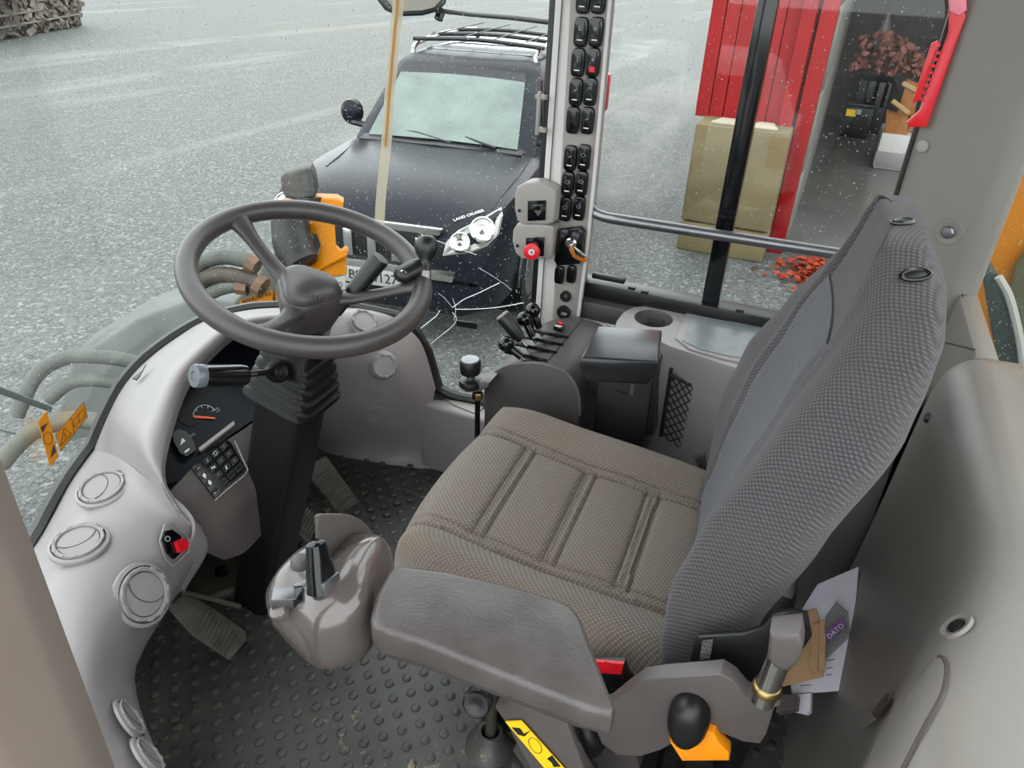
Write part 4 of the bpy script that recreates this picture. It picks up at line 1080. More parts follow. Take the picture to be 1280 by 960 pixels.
# right stalk
r0 = P('x', 0.04, 428, 382); r1 = P('x', 0.06, 441, 366); r2 = P('x', 0.085, 476, 322)
bm = bm_new(); tube(bm, [r0-(r1-r0)*0.6, r0, r1], 0.0095, 14); rs = obj('right_stalk', bm, M['black'], col, 'ribbed black twist stalk')
d3 = r2-r1; L3 = d3.length; m_ = frame(r1, d3)
bm = bm_new(); rr_ = []
for zt_, r in ((-0.004, 0.012), (0.0, 0.0155), (0.010, 0.016), (0.012, 0.0145), (L3-0.004, 0.0165), (L3, 0.0150)):
    rr_.append([m_ @ V(((r+(0.0012 if (a % 2 and 0.011 < zt_ < L3-0.001) else 0))*math.cos(2*PI*a/24), (r+(0.0012 if (a % 2 and 0.011 < zt_ < L3-0.001) else 0))*math.sin(2*PI*a/24), zt_)) for a in range(24)])
loft(bm, rr_); obj('stalk_grip', bm, M['black'], rs)

# ================================================================ PEDALS
def pedal(nm, lab, pts, nr, ridge_a, ridge_b, dirn):
    t = thing(nm, lab, 'pedal', sum((Z(*p) for p in pts), V((0, 0, 0)))/len(pts)-V((0, 0, 0.03)))
    q = [Z(*p) for p in pts]; n = (q[1]-q[0]).cross(q[2]-q[0]).normalized(); n = n if n.z > 0 else -n
    b = bm_new(); prism(b, q, n*-0.012, 0.003); pp_ = obj('pedal_plate', b, M['pedal'], t)
    A0, A1 = Z(*ridge_a[0]), Z(*ridge_a[1]); B0, B1 = Z(*ridge_b[0]), Z(*ridge_b[1])
    for k in range(nr):
        f = (k+0.5)/nr; b = bm_new(); tube(b, [A0+(A1-A0)*f+n*0.002, B0+(B1-B0)*f+n*0.002], 0.0032, 6); obj('ridge', b, M['pedal'], pp_)
    return t
pd = pedal('left_pedal', 'worn ribbed brake pedal under the left dashboard vents', [(208, 760, .16), (232, 742, .17), (262, 757, .13), (307, 788, .07), (309, 800, .065), (287, 826, .06), (240, 795, .12)], 9, [(258, 762, .132), (300, 793, .075)], [(242, 788, .118), (284, 820, .068)], 1)
bm = bm_new(); tube(bm, [Z(228, 740, .19), Z(262, 748, .17), Z(300, 758, .13)], 0.006, 8); obj('pedal_bar', bm, M['rust'], pd)
pd = pedal('middle_pedal', 'black ribbed pedal left of the steering column foot', [(338, 630, .17), (356, 607, .18), (400, 652, .08), (386, 680, .07)], 9, [(356, 645, .135), (388, 674, .075)], [(374, 624, .14), (400, 652, .083)], 1)
pd = pedal('accelerator_pedal', 'long dirty brown accelerator pedal beside the steering column', [(378, 586, .20), (408, 570, .21), (450, 628, .06), (424, 642, .05)], 6, [(390, 598, .175), (424, 640, .055)], [(414, 580, .185), (448, 626, .065)], 1)
bm = bm_new(); m_ = frame(Z(318, 650, .10), (-0.1, -0.2, 1)); lathe(bm, [(0.030, -0.10), (0.030, 0.01), (0.036, 0.014), (0.036, 0.045), (0.024, 0.05)], m_, 24); tag(obj('brake_valve', bm, M['rust']), 'dirty grey brake valve under the keypad', 'valve')
bm = bm_new(); tube(bm, [Z(262, 748, .03), Z(300, 735, .03), Z(378, 668, .03)], 0.012, 10); tag(obj('pedal_shaft', bm, M['rust']), 'dark round pedal shaft lying along the front floor', 'shaft')
bm = bm_new(); prism(bm, [Z(u, v, .012) for u, v in [(225, 725), (300, 650), (372, 640), (300, 745), (262, 748)]], (0, 0, -0.012), 0.002); tag(obj('floor_plate', bm, M['rust']), 'dark steel floor plate under the pedals', 'plate')
for u, v in ((277, 716),):
    bm = bm_new(); lathe(bm, [(0.016, 0), (0.015, 0.012), (0.010, 0.016)], Matrix.Translation(Z(u, v, .012)), 14); tag(obj('rubber_stop', bm, M['rubber']), 'round black rubber stop on the floor plate', 'stop')

# ================================================================ RIGHT HAND LEVER CONSOLE
XL = 0.37
pf = [(605, 512), (606, 492), (611, 476), (623, 464), (642, 457), (672, 456), (700, 463), (713, 474), (722, 492), (724, 520)]
lc = thing('lever_console', 'grey hydraulic lever console between seat and right pillar', 'console', (0.5, 0.2, 0.0))
prof_ = crom([P('x', XL, u, v) for u, v in pf], 4)
yz = [(p.y, p.z) for p in prof_]
ytop = max(z for _, z in yz)
full = [V((XL, y, z)) for y, z in yz]+[V((XL, yz[-1][0], 0.02)), V((XL, yz[0][0], 0.02))]
bm = bm_new(); prism(bm, full, (0.275, 0, 0), 0.004); lcb = obj('console_body', bm, M['dark'], lc, auto=35)
ZT = ytop
# raised lip around the near face
bm = bm_new(); tube(bm, [p+V((0.004, 0, 0.001)) for p in prof_], 0.004, 8); obj('face_lip', bm, M['mid'], lc)
slots = [((629, 455), (672, 448)), ((651, 443), (679, 437)), ((662, 434), (685, 427)), ((671, 424), (692, 418))]
xs = []
for a, b in slots:
    p, q = Z(a[0], a[1], ZT+0.001), Z(b[0], b[1], ZT+0.001); x = q.x; xs.append(x)
    bm = bm_new(); yc_ = (p.y+q.y)/2; hl = 0.046
    tp_ = [V((x+0.0055*math.cos(t), yc_+(hl if math.sin(t) > 0 else -hl)+0.0055*math.sin(t), ZT+0.0015)) for t in [k*PI/8 for k in range(16)]]
    prism(bm, tp_, (0, 0, -0.004)); obj('lever_slot', bm, M['gloss'], lc)
bm = bm_new(); box(bm, ((XL+0.64)/2+0.005, yz[0][0]-0.140, ZT-0.0005), (0.26, 0.0018, 0.003)); obj('panel_joint', bm, M['black'], lc)
# levers
def lever(nm, lab, x, base, knob, r, kind):
    t = thing(nm, lab, 'lever', V((x, base, ZT)))
    k = P('x', x, *knob); b0 = V((x, base, ZT-0.01))
    d = (k-b0).normalized()
    bm = bm_new(); tube(bm, [b0, k-d*0.03], 0.0042, 10); obj('lever_rod', bm, M['steel'], t)
    if kind == 'ball':
        bm = bm_new(); tube(bm, [k-d*0.045, k-d*0.03, k-d*0.012], [0.0085, 0.0095, 0.0075], 14); obj('knob_neck', bm, M['knob'], t)
        bm = bm_new(); bmesh.ops.create_uvsphere(bm, u_segments=24, v_segments=16, radius=r, matrix=Matrix.Translation(k)); obj('ball_knob', bm, M['knob'], t)
    else:
        m = frame(k, d)
        bm = bm_new(); lathe(bm, [(0.010, -0.062), (0.0145, -0.050), (0.0165, -0.02), (0.0175, 0.004), (0.016, 0.008), (0.013, 0.009)], m, 24); h = obj('grip', bm, M['black'], t)
        bm = bm_new(); lathe(bm, [(0.0162, 0.0075), (0.0155, 0.0115), (0.012, 0.012)], m, 24); obj('grip_cap', bm, M['light2'], h)
        bm = bm_new(); lathe(bm, [(0.0045, 0.011), (0.004, 0.014), (0.002, 0.0145)], m @ Matrix.Translation((0.003, 0.004, 0)), 14); obj('push_button', bm, M['black'], h)
ym0 = yz[0][0]
lever('hydraulic_lever', 'front lever with black ball knob in the slot nearest the seat', xs[0], Z(651, 451, ZT).y, (633, 430), 0.0185, 'ball')
lever('hydraulic_lever', 'lever with tall black cylindrical push button grip', xs[1], Z(657, 440, ZT).y, (631, 398), 0.018, 'grip')
lever('hydraulic_lever', 'black ball lever in the third slot behind the push button grip', xs[2], Z(665, 430, ZT).y, (655, 399), 0.0175, 'ball')
lever('hydraulic_lever', 'farthest ball knob lever next to the right pillar foot', xs[3], Z(673, 421, ZT).y, (666, 388), 0.0180, 'ball')
# toggle with red cap, cup shaped latch
pq = Z(699, 409, ZT+0.004)
tg = thing('toggle_switch', 'small switch with red cap on the far edge of the lever console', 'switch', pq)
bm = bm_new(); box(bm, pq, (0.024, 0.024, 0.012), None, 0.003); obj('switch_body', bm, M['gloss'], tg)
bm = bm_new(); box(bm, pq+V((0.004, -0.001, 0.009)), (0.010, 0.012, 0.008), None, 0.003); obj('switch_cap', bm, M['red'], tg)
bm = bm_new(); box(bm, pq+V((-0.008, 0, 0.0065)), (0.005, 0.016, 0.002)); obj('switch_mark', bm, M['print'], tg)
pq = Z(728, 419, ZT-0.012)
bm = bm_new(); lathe(bm, [(0.021, -0.004), (0.021, 0.001), (0.017, 0.002), (0.016, -0.001)], frame(pq, (0.1, -0.5, 0.85)), 24, cap=False); cpo = obj('round_recess', bm, M['steel'], lc)
bm = bm_new(); lathe(bm, [(0.016, 0.0), (0.0002, 0.0)], frame(pq, (0.1, -0.5, 0.85)), 24, cap=False); obj('recess_floor', bm, M['gloss'], lc)
bm = bm_new(); lathe(bm, [(0.008, 0.0), (0.008, 0.006), (0.004, 0.008)], frame(pq+V((0.002, -0.002, 0)), (0.1, -0.5, 0.85)), 18); obj('recess_knob', bm, M['black'], lc)
# pale base of the console + coin tray
bm = bm_new(); box(bm, (0.715, 0.40, 0.116), (0.11, 0.50, 0.236), None, 0.012, 3); sb = tag(obj('side_tray', bm, M['light']), 'pale grey low side tray moulding at the windscreen corner', 'tray')
tp = [Z(u, v, 0.2355) for u, v in [(560, 492), (566, 489), (598, 494), (604, 510), (596, 518), (566, 506), (559, 500)]]
bm = bm_new(); prism(bm, tp, (0, 0, 0.002)); obj('tray_recess', bm, M['light2'], sb)
# round knob joystick on flange
kx = 0.33
kq = P('x', kx, 588, 459)
jk = thing('round_knob_lever', 'black round knob lever with silver cap ahead of the lever console', 'lever', V((kq.x, kq.y, 0)))
m_ = frame(kq, (0, 0.05, 1))
bm = bm_new(); lathe(bm, [(0.012, -0.020), (0.0215, -0.014), (0.0235, -0.006), (0.0235, 0.016), (0.0215, 0.019)], m_, 28); obj('knob', bm, M['black'], jk)
bm = bm_new(); lathe(bm, [(0.0205, 0.0185), (0.0195, 0.0205), (0.010, 0.0215), (0.0002, 0.0215)], m_, 28, cap=False); obj('knob_cap', bm, M['steel'], jk)
bm = bm_new(); lathe(bm, [(0.010, -0.030), (0.009, -0.018)], m_, 18); obj('knob_stem', bm, M['steel'], jk)
bm = bm_new(); lathe(bm, [(0.026, -0.046), (0.0275, -0.040), (0.025, -0.032), (0.016, -0.029)], m_, 28); obj('flange', bm, M['black'], jk)
bm = bm_new(); prism(bm, [P('x', kx-0.01, u, v) for u, v in [(576, 484), (604, 478), (612, 478), (610, 484), (600, 490), (582, 491)]], (0.06, 0, 0), 0.003); obj('bracket', bm, M['mid'], jk)
a0 = P('x', kx, 597, 494); a1 = P('x', kx, 600, 520)
bm = bm_new(); lathe(bm, [(0.011, 0.008), (0.013, 0.004), (0.013, -0.008), (0.009, -0.012)], frame(a0, (0, 0, 1)), 6); obj('nut', bm, M['brass'], jk)
bm = bm_new(); tube(bm, [a0, V((a1.x, a1.y, 0.0))], 0.0062, 12); obj('cable_sleeve', bm, M['rubber'], jk)

# ================================================================ FOLDED RIGHT ARMREST BOX
zt2 = 0.735
rb = thing('right_armrest_box', 'black boxed right armrest pad on a black bracket', 'armrest', (0.42, 0.02, 0.0))
tq = [Z(u, v, zt2) for u, v in [(747, 407), (827, 412), (822, 452), (727, 446)]]
lq = [Z(u, v, zt2-0.065) for u, v in [(733, 446), (815, 452), (820, 478), (748, 468)]]
# oriented box: top quad, waist, lower tray
def quadring(q, ox, dz, s):
    c = sum(q, V((0, 0, 0)))/4; return [V((c.x+(p.x-c.x)*s, c.y+(p.y-c.y)*s, p.z+dz)) for p in q]
bm = bm_new(); loft(bm, [quadring(tq, 0, -0.062, 0.78), quadring(tq, 0, -0.055, 0.85), quadring(tq, 0, -0.022, 1.03), quadring(tq, 0, -0.010, 1.04), quadring(tq, 0, 0.0, 1.0)])
bmesh.ops.bevel(bm, geom=[e for e in bm.edges], offset=0.004, segments=2, affect='EDGES', profile=0.5, clamp_overlap=True)
obj('pad', bm, plain('satin_black_pad', (34, 35, 38), 0.28, var=0.2, vscale=20), rb, 'satin black pad with dusty top')
cq = sum(tq, V((0, 0, 0)))/4
bm = bm_new(); prism(bm, [P('x', 0.40, u, v) for u, v in [(732, 470), (760, 462), (818, 470), (816, 545), (770, 545), (742, 500)]], (0.05, 0, 0), 0.004); obj('bracket', bm, M['black'], rb)
bm = bm_new(); box(bm, (0.43, cq.y-0.0, 0.36), (0.07, 0.12, 0.62), None, 0.006); obj('pedestal', bm, M['black'], rb)
for u, v, r in ((790, 490, 0.006), (764, 485, 0.003), (770, 505, 0.003)):
    bm = bm_new(); lathe(bm, [(r, -0.003), (r, 0.004), (r*0.6, 0.0055)], frame(P('x', 0.397, u, v), (-1, 0, 0)), 14); obj('bolt', bm, M['chrome'], rb)
bm = bm_new(); tube(bm, [P('x', 0.396, 764, 485), P('x', 0.392, 775, 490), P('x', 0.394, 788, 494)], 0.0014, 6); obj('wire_clip', bm, M['chrome'], rb)
bm = bm_new(); box(bm, P('x', 0.396, 791, 486), (0.004, 0.010, 0.03), None, 0.001, 1); obj('slide', bm, M['steel'], rb)

# ================================================================ RIGHT CONSOLE WITH CUP HOLDER
ZC = 0.65
rc = thing('right_console', 'pale grey right console with cup holder and tray', 'console', (0.66, -0.2, 0.0))
out = [Z(u, v, ZC) for u, v in [(768, 412), (772, 400), (780, 390), (792, 384), (812, 382)]]
out += [V((0.737, out[-1].y-0.05, ZC)), V((0.737, -0.56, ZC)), V((0.50, -0.56, ZC))]
out += [Z(u, v, ZC) for u, v in [(1000, 486), (905, 455), (838, 433), (820, 424)]]
cup = Z(817, 398, ZC); rcup = 0.050
hole = [cup+V((rcup*math.cos(k*PI/16), rcup*0.92*math.sin(k*PI/16), 0)) for k in range(32)]
bm = bm_new()
ov = [bm.verts.new(p) for p in out]; hv = [bm.verts.new(p) for p in hole]
es = [bm.edges.new((ov[i], ov[(i+1) % len(ov)])) for i in range(len(ov))]+[bm.edges.new((hv[i], hv[(i+1) % 32])) for i in range(32)]
bmesh.ops.triangle_fill(bm, edges=es, use_beauty=True, normal=(0, 0, 1))
cen_ = sum(out, V((0, 0, 0)))/len(out)
prev = ov
for s, z in ((1.012, ZC-0.006), (1.016, ZC-0.02), (1.016, 0.02)):
    cur = [bm.verts.new(V((cen_.x+(p.x-cen_.x)*s, cen_.y+(p.y-cen_.y)*s, z))) for p in out]
    for i in range(len(out)): bm.faces.new((prev[i], prev[(i+1) % len(out)], cur[(i+1) % len(out)], cur[i]))
    prev = cur
bmesh.ops.recalc_face_normals(bm, faces=bm.faces)
obj('console_body', bm, M['light'], rc, auto=50)
bm = bm_new(); lathe(bm, [(1.0, 0.0005), (0.97, -0.004), (0.94, -0.06), (0.92, -0.075), (0.0001, -0.075)], Matrix.Translation(cup) @ Matrix.Diagonal((rcup, rcup*0.92, 1, 1)), 32, cap=False); obj('cup_holder', bm, M['mid'], rc, 'round grey cup holder well')
bm = bm_new(); prism(bm, [Z(u, v, ZC) for u, v in [(800, 414), (826, 416), (824, 423), (802, 421)]], (0, 0, -0.03)); obj('cup_slot', bm, M['mid'], rc)
fr = [Z(u, v, ZC) for u, v in [(858, 391), (980, 408), (1030, 450), (1000, 470), (903, 450), (862, 438), (844, 424)]]
bm = bm_new(); prism(bm, fr, (0, 0, 0.004), 0.002); obj('tray_frame', bm, M['light'], rc)
li = [Z(u, v, ZC+0.0045) for u, v in [(866, 395), (975, 412), (1010, 445), (990, 458), (905, 444), (875, 437), (853, 426)]]
bm = bm_new(); prism(bm, li, (0, 0, 0.0015)); obj('tray_lid', bm, plain('scuffed_grey_lid', (112, 117, 120), 0.35, var=0.15, vscale=25), rc, 'scuffed blue grey tray lid')
# stowage net on the inner face
XN = Z(838, 433, ZC).x-0.012
na, nb, nc, nd = P('x', XN, 838, 468), P('x', XN, 905, 494), P('x', XN, 912, 596), P('x', XN, 826, 545)
nt = thing('storage_net', 'black elastic storage net on the right console side', 'net', (na+nb+nc+nd)/4)
bm = bm_new(); tube(bm, crom([na+V((0, 0, 0.012)), na, nd], 6), 0.0045, 8); tube(bm, crom([na, (na+nb)/2+V((0, 0, -0.008)), nb], 8), 0.0045, 8); obj('net_border', bm, M['net'], nt)
bm = bm_new()
for k in range(-8, 17):
    for s in (0, 1):
        a = k/8.0
        ptsn = []
        for j in range(9):
            t = j/8; u_ = a+(t if s == 0 else -t)
            if 0 <= u_ <= 1:
                x0 = na+(nb-na)*u_; x1 = nd+(nc-nd)*u_; p = x0+(x1-x0)*t; ptsn.append(p+V((-0.004*math.sin(PI*u_), 0, 0)))
        if len(ptsn) > 1: tube(bm, ptsn, 0.0016, 5, cap=False)
o = obj('net_mesh', bm, M['net'], nt); o['kind'] = 'stuff'
bm = bm_new(); box(bm, (XN+0.02, (na.y+nc.y)/2, (na.z+nc.z)/2-0.01), (0.012, abs(na.y-nc.y)*0.95, abs(na.z-nc.z)*0.9)); obj('pocket_back', bm, M['black'], nt)
# seat belt strap bits beside the seat
bm = bm_new(); prism(bm, [P('x', 0.36, u, v) for u, v in [(866, 572), (880, 568), (886, 590), (892, 603), (884, 604)]], (0.012, 0, 0), 0.002); tag(obj('belt_anchor', bm, M['steel']), 'pale metal seat belt anchor between cushion and net', 'anchor')

# ================================================================ SWITCH PANEL ON THE RIGHT PILLAR
XP = 0.700
sp = thing('pillar_console', 'grey pillar console with columns of black rocker switches', 'console', P('x', XP, 705, 400))
pnl = [P('x', XP, u, v) for u, v in [(715, -60), (766, -60), (762, 0), (740, 250), (722, 398), (717, 410), (692, 410), (690, 398), (711, 30)]]
bm = bm_new(); prism(bm, pnl, (0.045, 0, 0), 0.004); obj('panel_body', bm, M['light2'], sp)
ew = [P('x', XP-0.002, u, v) for u, v in [(764, -20), (751, 130), (738, 270), (723, 395)]]
bm = bm_new(); tube(bm, crom(ew, 4), 0.0045, 8); obj('panel_edge', bm, M['white'], sp)
def rocker(u, v, style='bar', w=0.0155, h=0.030):
    p = P('x', XP, u, v); b = bm_new()
    hw = w; 
    ringp = lambda s, dx: [V((p.x+dx, p.y+hw*s*math.copysign(abs(math.cos(t))**0.45, math.cos(t)), p.z+h*s*math.copysign(abs(math.sin(t))**0.45, math.sin(t)))) for t in [k*PI/10 for k in range(20)]]
    loft(b, [ringp(1.0, 0.002), ringp(1.0, -0.004), ringp(0.94, -0.009), ringp(0.8, -0.010)])
    o = obj('rocker_switch', b, M['gloss'], sp)
    if style == 'blank': return o
    if style == 'red':
        b = bm_new(); box(b, (p.x-0.0115, p.y-0.001, p.z-0.013), (0.004, 0.013, 0.012), None, 0.001, 1); obj('red_lens', b, M['red'], o)
    else:
        b = bm_new(); box(b, (p.x-0.0105, p.y, p.z-0.015), (0.0012, 0.012, 0.0022)); obj('indicator_bar', b, M['print'], o)
    return o
SYM = {0: [(-4, 3), (0, 5), (-1, 0), (4, -2), (-3, -3)], 1: [(-4, 2), (1, 4), (4, 0), (0, 1), (2, -3), (-3, -3)], 2: [(-1, 5), (1, 5), (1, -5), (-1, -5)], 3: [(-3, 2), (3, 3), (3, -1), (0, -3)], 4: [(-4, -3), (2, -2), (4, 2), (1, 1)], 5: [(-4, -2), (0, 3), (4, -2), (2, 3), (4, 4), (-2, 4)]}
def glyph(o, u, v, kind):
    p = P('x', XP, u, v)
    if kind in SYM:
        b = bm_new(); prism(b, [V((p.x-0.0102, p.y-a*0.0011, p.z+0.006+c*0.0011)) for a, c in SYM[kind]], (-0.0008, 0, 0)); obj('symbol', b, M['greyprint'], o, smooth=False)
    else:
        b = bm_new(); tube(b, [V((p.x-0.0106, p.y+0.0042*math.cos(t), p.z+0.006+0.0042*math.sin(t))) for t in [k*PI/6 for k in range(12)]], 0.0006, 4, closed=True)
        if kind == 'sun': box(b, (p.x-0.0106, p.y+0.006, p.z+0.006), (0.001, 0.003, 0.001)); box(b, (p.x-0.0106, p.y-0.006, p.z+0.006), (0.001, 0.003, 0.001))
        obj('symbol', b, M['greyprint'], o)
rows_ = [((730, -2), (749, -2), 0, 1), ((727, 40), (745.6, 40), 0, 1), ((723.3, 78), (742, 78), 2, 3), ((720.6, 115), (738.4, 114.5), 4, 5), ((717, 150), (735, 150.6), None, 4), ((713.7, 197.5), (730.5, 196.5), 4, 'sun'), ((710.6, 229.7), (727.5, 229), 'sun', 'sun'), ((707.5, 261), (724.4, 260), 'ring', 'ring')]
for i, (a, b_, ka_, kb2) in enumerate(rows_):
    o = rocker(a[0], a[1], 'blank' if i == 4 else 'bar')
    if ka_ is not None: glyph(o, a[0], a[1], ka_)
    o = rocker(b_[0], b_[1], 'red' if i == 2 else 'bar'); glyph(o, b_[0], b_[1], kb2)
for u, v in ((700, 343), (715, 342)): rocker(u, v, 'blank', 0.0125, 0.0235)
# ignition block and key
ib = [P('x', XP-0.002, u, v) for u, v in [(703, 284), (728, 281), (733, 287), (730, 318), (727, 327), (700, 329), (696, 322)]]
bm = bm_new(); prism(bm, ib, (-0.024, 0, 0), 0.005); ig = obj('ignition_block', bm, M['gloss'], sp, 'black ignition switch block')
kq = P('x', XP-0.027, 714, 304)
bm = bm_new(); lathe(bm, [(0.014, -0.002), (0.014, 0.004), (0.010, 0.007), (0.008, 0.012)], frame(kq, (-1, -0.1, 0)), 22); obj('lock_barrel', bm, M['chrome'], ig)
ky = thing('ignition_key', 'brown capped ignition key in the pillar switch panel', 'key', kq)
kd = [P('x', XP-0.045, u, v) for u, v in [(714, 306), (720, 309), (734, 321), (735, 326), (729, 327), (717, 321), (712, 312)]]
bm = bm_new(); prism(bm, kd, (-0.006, 0, 0), 0.0015); obj('key_bow', bm, plain('brown_key', (176, 104, 40), 0.35, metal=0.3), ky)
bm = bm_new(); prism(bm, [P('x', XP-0.051, u, v) for u, v in [(716, 307), (720, 309), (733, 320), (730, 323), (720, 318)]], (-0.002, 0, 0), 0.0005); obj('key_plate', bm, M['chrome'], ky)
bm = bm_new(); tube(bm, [kq, P('x', XP-0.046, 714, 309)], 0.004, 10); obj('key_blade', bm, M['chrome'], ky)
# lighter and socket
for u, v, r, t_ in ((707.5, 370, 0.0145, None), (705, 390, 0.0185, '12V')):
    p = P('x', XP-0.001, u, v); m_ = frame(p, (-1, 0, 0), (0, -1, 0)); bm = bm_new()
    lathe(bm, [(r, -0.002), (r, 0.006), (r*0.9, 0.009), (r*0.8, 0.009), (r*0.74, 0.007), (0.0002, 0.007)], m_, 26, cap=False); so = obj('socket_cap' if t_ else 'lighter_knob', bm, M['black'], sp)
    if t_: inst('lettering', text_mesh('12V', 0.011, M['print']), m_ @ Matrix.Translation((0.002, -0.002, 0.0076)), so)
    else:
        bm = bm_new(); lathe(bm, [(0.006, 0.007), (0.005, 0.0085), (0.002, 0.0085)], m_ @ Matrix.Translation((0.002, 0.003, 0)), 12); obj('lighter_dot', bm, M['steel'], so)
# pods beside the pillar
def podbox(lab, f, side, nm='switch_box'):
    t = thing(nm, lab, 'switch box', P('x', 0.66, *f[0]))
    xf = 0.655
    q = [P('x', xf, u, v) for u, v in f]
    b = bm_new(); prism(b, q, (0.055, 0.0, 0), 0.005, 3); o = obj('box_body', b, M['light2'], t)
    return t, xf
pb1, xf = podbox('upper grey switch box with black mirror control on the right pillar', [(655, 229), (672, 228), (694, 238), (695, 244), (692, 278), (686, 281), (653, 281), (646, 275), (643, 262), (643, 244), (646, 234)], None)
bm = bm_new(); prism(bm, [P('x', xf-0.0005, u, v) for u, v in [(660, 251), (683, 250), (682, 275), (660, 276)]], (-0.003, 0, 0), 0.001); ms = obj('mirror_switch', bm, M['gloss'], pb1)
bm = bm_new(); prism(bm, [P('x', xf-0.0036, u, v) for u, v in [(668, 263), (678, 263), (673, 270)]], (-0.002, 0, 0)); obj('switch_toggle', bm, M['mid'], ms)
bm = bm_new(); tube(bm, [P('x', xf-0.004, 666, 257), P('x', xf-0.004, 678, 256)], 0.0008, 5); obj('switch_mark', bm, M['greyprint'], ms)
pb2_, xf = podbox('lower grey switch box with red stop button on the right pillar', [(646, 280), (680, 281), (692, 284), (692, 290), (690, 320), (686, 324), (652, 324), (644, 316), (640, 302), (641, 288)], None)
bm = bm_new(); prism(bm, [P('x', xf-0.0005, u, v) for u, v in [(658, 297), (681, 296), (680, 320), (657, 319)]], (-0.003, 0, 0), 0.001); obj('button_plate', bm, M['gloss'], pb2_)
pq = P('x', xf-0.003, 669, 307)
bm = bm_new(); tube(bm, [pq, pq+V((-0.026, -0.002, -0.004))], 0.009, 16); obj('button_stem', bm, M['dark'], pb2_)
m_ = frame(pq+V((-0.028, -0.003, -0.005)), (-1, -0.25, 0.1)); bm = bm_new(); lathe(bm, [(0.012, -0.004), (0.0195, -0.001), (0.0205, 0.004), (0.019, 0.008), (0.0155, 0.0095), (0.0002, 0.0100)], m_, 30, cap=False); rbn = obj('stop_button', bm, M['red'], pb2_, 'red mushroom stop button')
bm = bm_new(); lathe(bm, [(0.0075, 0.0095), (0.007, 0.011), (0.0002, 0.0112)], m_, 20, cap=False); obj('button_emblem', bm, M['print'], rbn)
bm = bm_new(); lathe(bm, [(0.0042, 0.0112), (0.004, 0.0118), (0.0002, 0.0118)], m_, 14, cap=False); obj('emblem_core', bm, M['greyprint'], rbn)
for t, u, v in ((pb1, 649.5, 263), (pb2_, 647, 307)):
    bm = bm_new(); lathe(bm, [(0.004, 0), (0.004, 0.003), (0.002, 0.0035)], frame(P('x', xf, u, v)+V((0.0, 0, 0)), (-1, 0.2, 0)), 12); obj('box_screw', bm, M['black'], t)
bm = bm_new(); lathe(bm, [(0.006, 0), (0.006, 0.004), (0.003, 0.005)], frame(P('x', 0.704, 674, 357), (-1, 0, 0)), 12); tag(obj('trim_screw', bm, M['steel']), 'small screw low on the white front right pillar trim', 'screw')
# latch handle on the glass edge
lh = thing('glass_catch', 'small metal catch on the black strip of the front right pillar', 'catch', P('x', 0.70, 676, 140))
for v in (121, 162):
    bm = bm_new(); box(bm, P('x', 0.70, 677, v), (0.02, 0.026, 0.010), None, 0.002); obj('catch_arm', bm, M['light2'], lh)
bm = bm_new(); box(bm, P('x', 0.694, 673, 142), (0.012, 0.008, 0.095), None, 0.002); obj('catch_bar', bm, M['light2'], lh)

# ================================================================ BULKHEAD DETAILS, PAPERS
bw = bvh_of(wr)
def onbw(u, v, k=0.0): h_ = hit(bw, u, v, 10); return h_[0]+h_[1]*k
dp = [(1082, 975), (1098, 935), (1125, 892), (1155, 845), (1172, 824), (1181, 826), (1184, 840), (1178, 870), (1155, 915), (1125, 975)]
hn = hit(bw, 1140, 900, 20)[1]
bm = bm_new(); prism(bm, [onbw(u, v, 0.004) for u, v in dp], hn*-0.012, 0.002); hd = obj('hatch', bm, M['rear'], wr, 'storage hatch lid in the rear bulkhead')
bm = bm_new(); tube(bm, crom([onbw(u, v, 0.002) for u, v in dp], 4), 0.0022, 6); obj('hatch_joint', bm, M['dark'], hd)
bm = bm_new(); prism(bm, [onbw(u, v, 0.006) for u, v in [(1097, 893), (1112, 871), (1117, 871), (1114, 888), (1101, 900)]], hn*0.001); obj('hatch_latch', bm, M['black'], hd)
bm = bm_new(); prism(bm, [onbw(u, v, 0.005) for u, v in [(1076, 900), (1096, 893), (1101, 902), (1084, 914)]], hn*0.004, 0.001); obj('latch_grip', bm, M['rear'], hd)
h_ = hit(bw, 1197, 784, 10); sp_ = h_[0]; m_ = frame(sp_, h_[1])
scr = thing('bulkhead_screw', 'black screw in a round recess on the rear bulkhead', 'screw', sp_)
bm = bm_new(); lathe(bm, [(0.019, 0.0), (0.018, 0.004), (0.012, 0.003), (0.011, 0.0)], m_, 22, cap=False); obj('recess_ring', bm, M['rear'], scr)
bm = bm_new(); lathe(bm, [(0.0095, 0.0), (0.009, 0.004), (0.004, 0.005)], m_, 16); obj('screw_head', bm, M['black'], scr)
h_ = hit(bw, 1160, 522, 6)
if h_:
    bm = bm_new(); lathe(bm, [(0.010, -0.003), (0.009, 0.004), (0.004, 0.005)], frame(h_[0], h_[1]), 16); tag(obj('bulkhead_plug', bm, M['black']), 'black plug high on the rear bulkhead beside the backrest', 'plug')
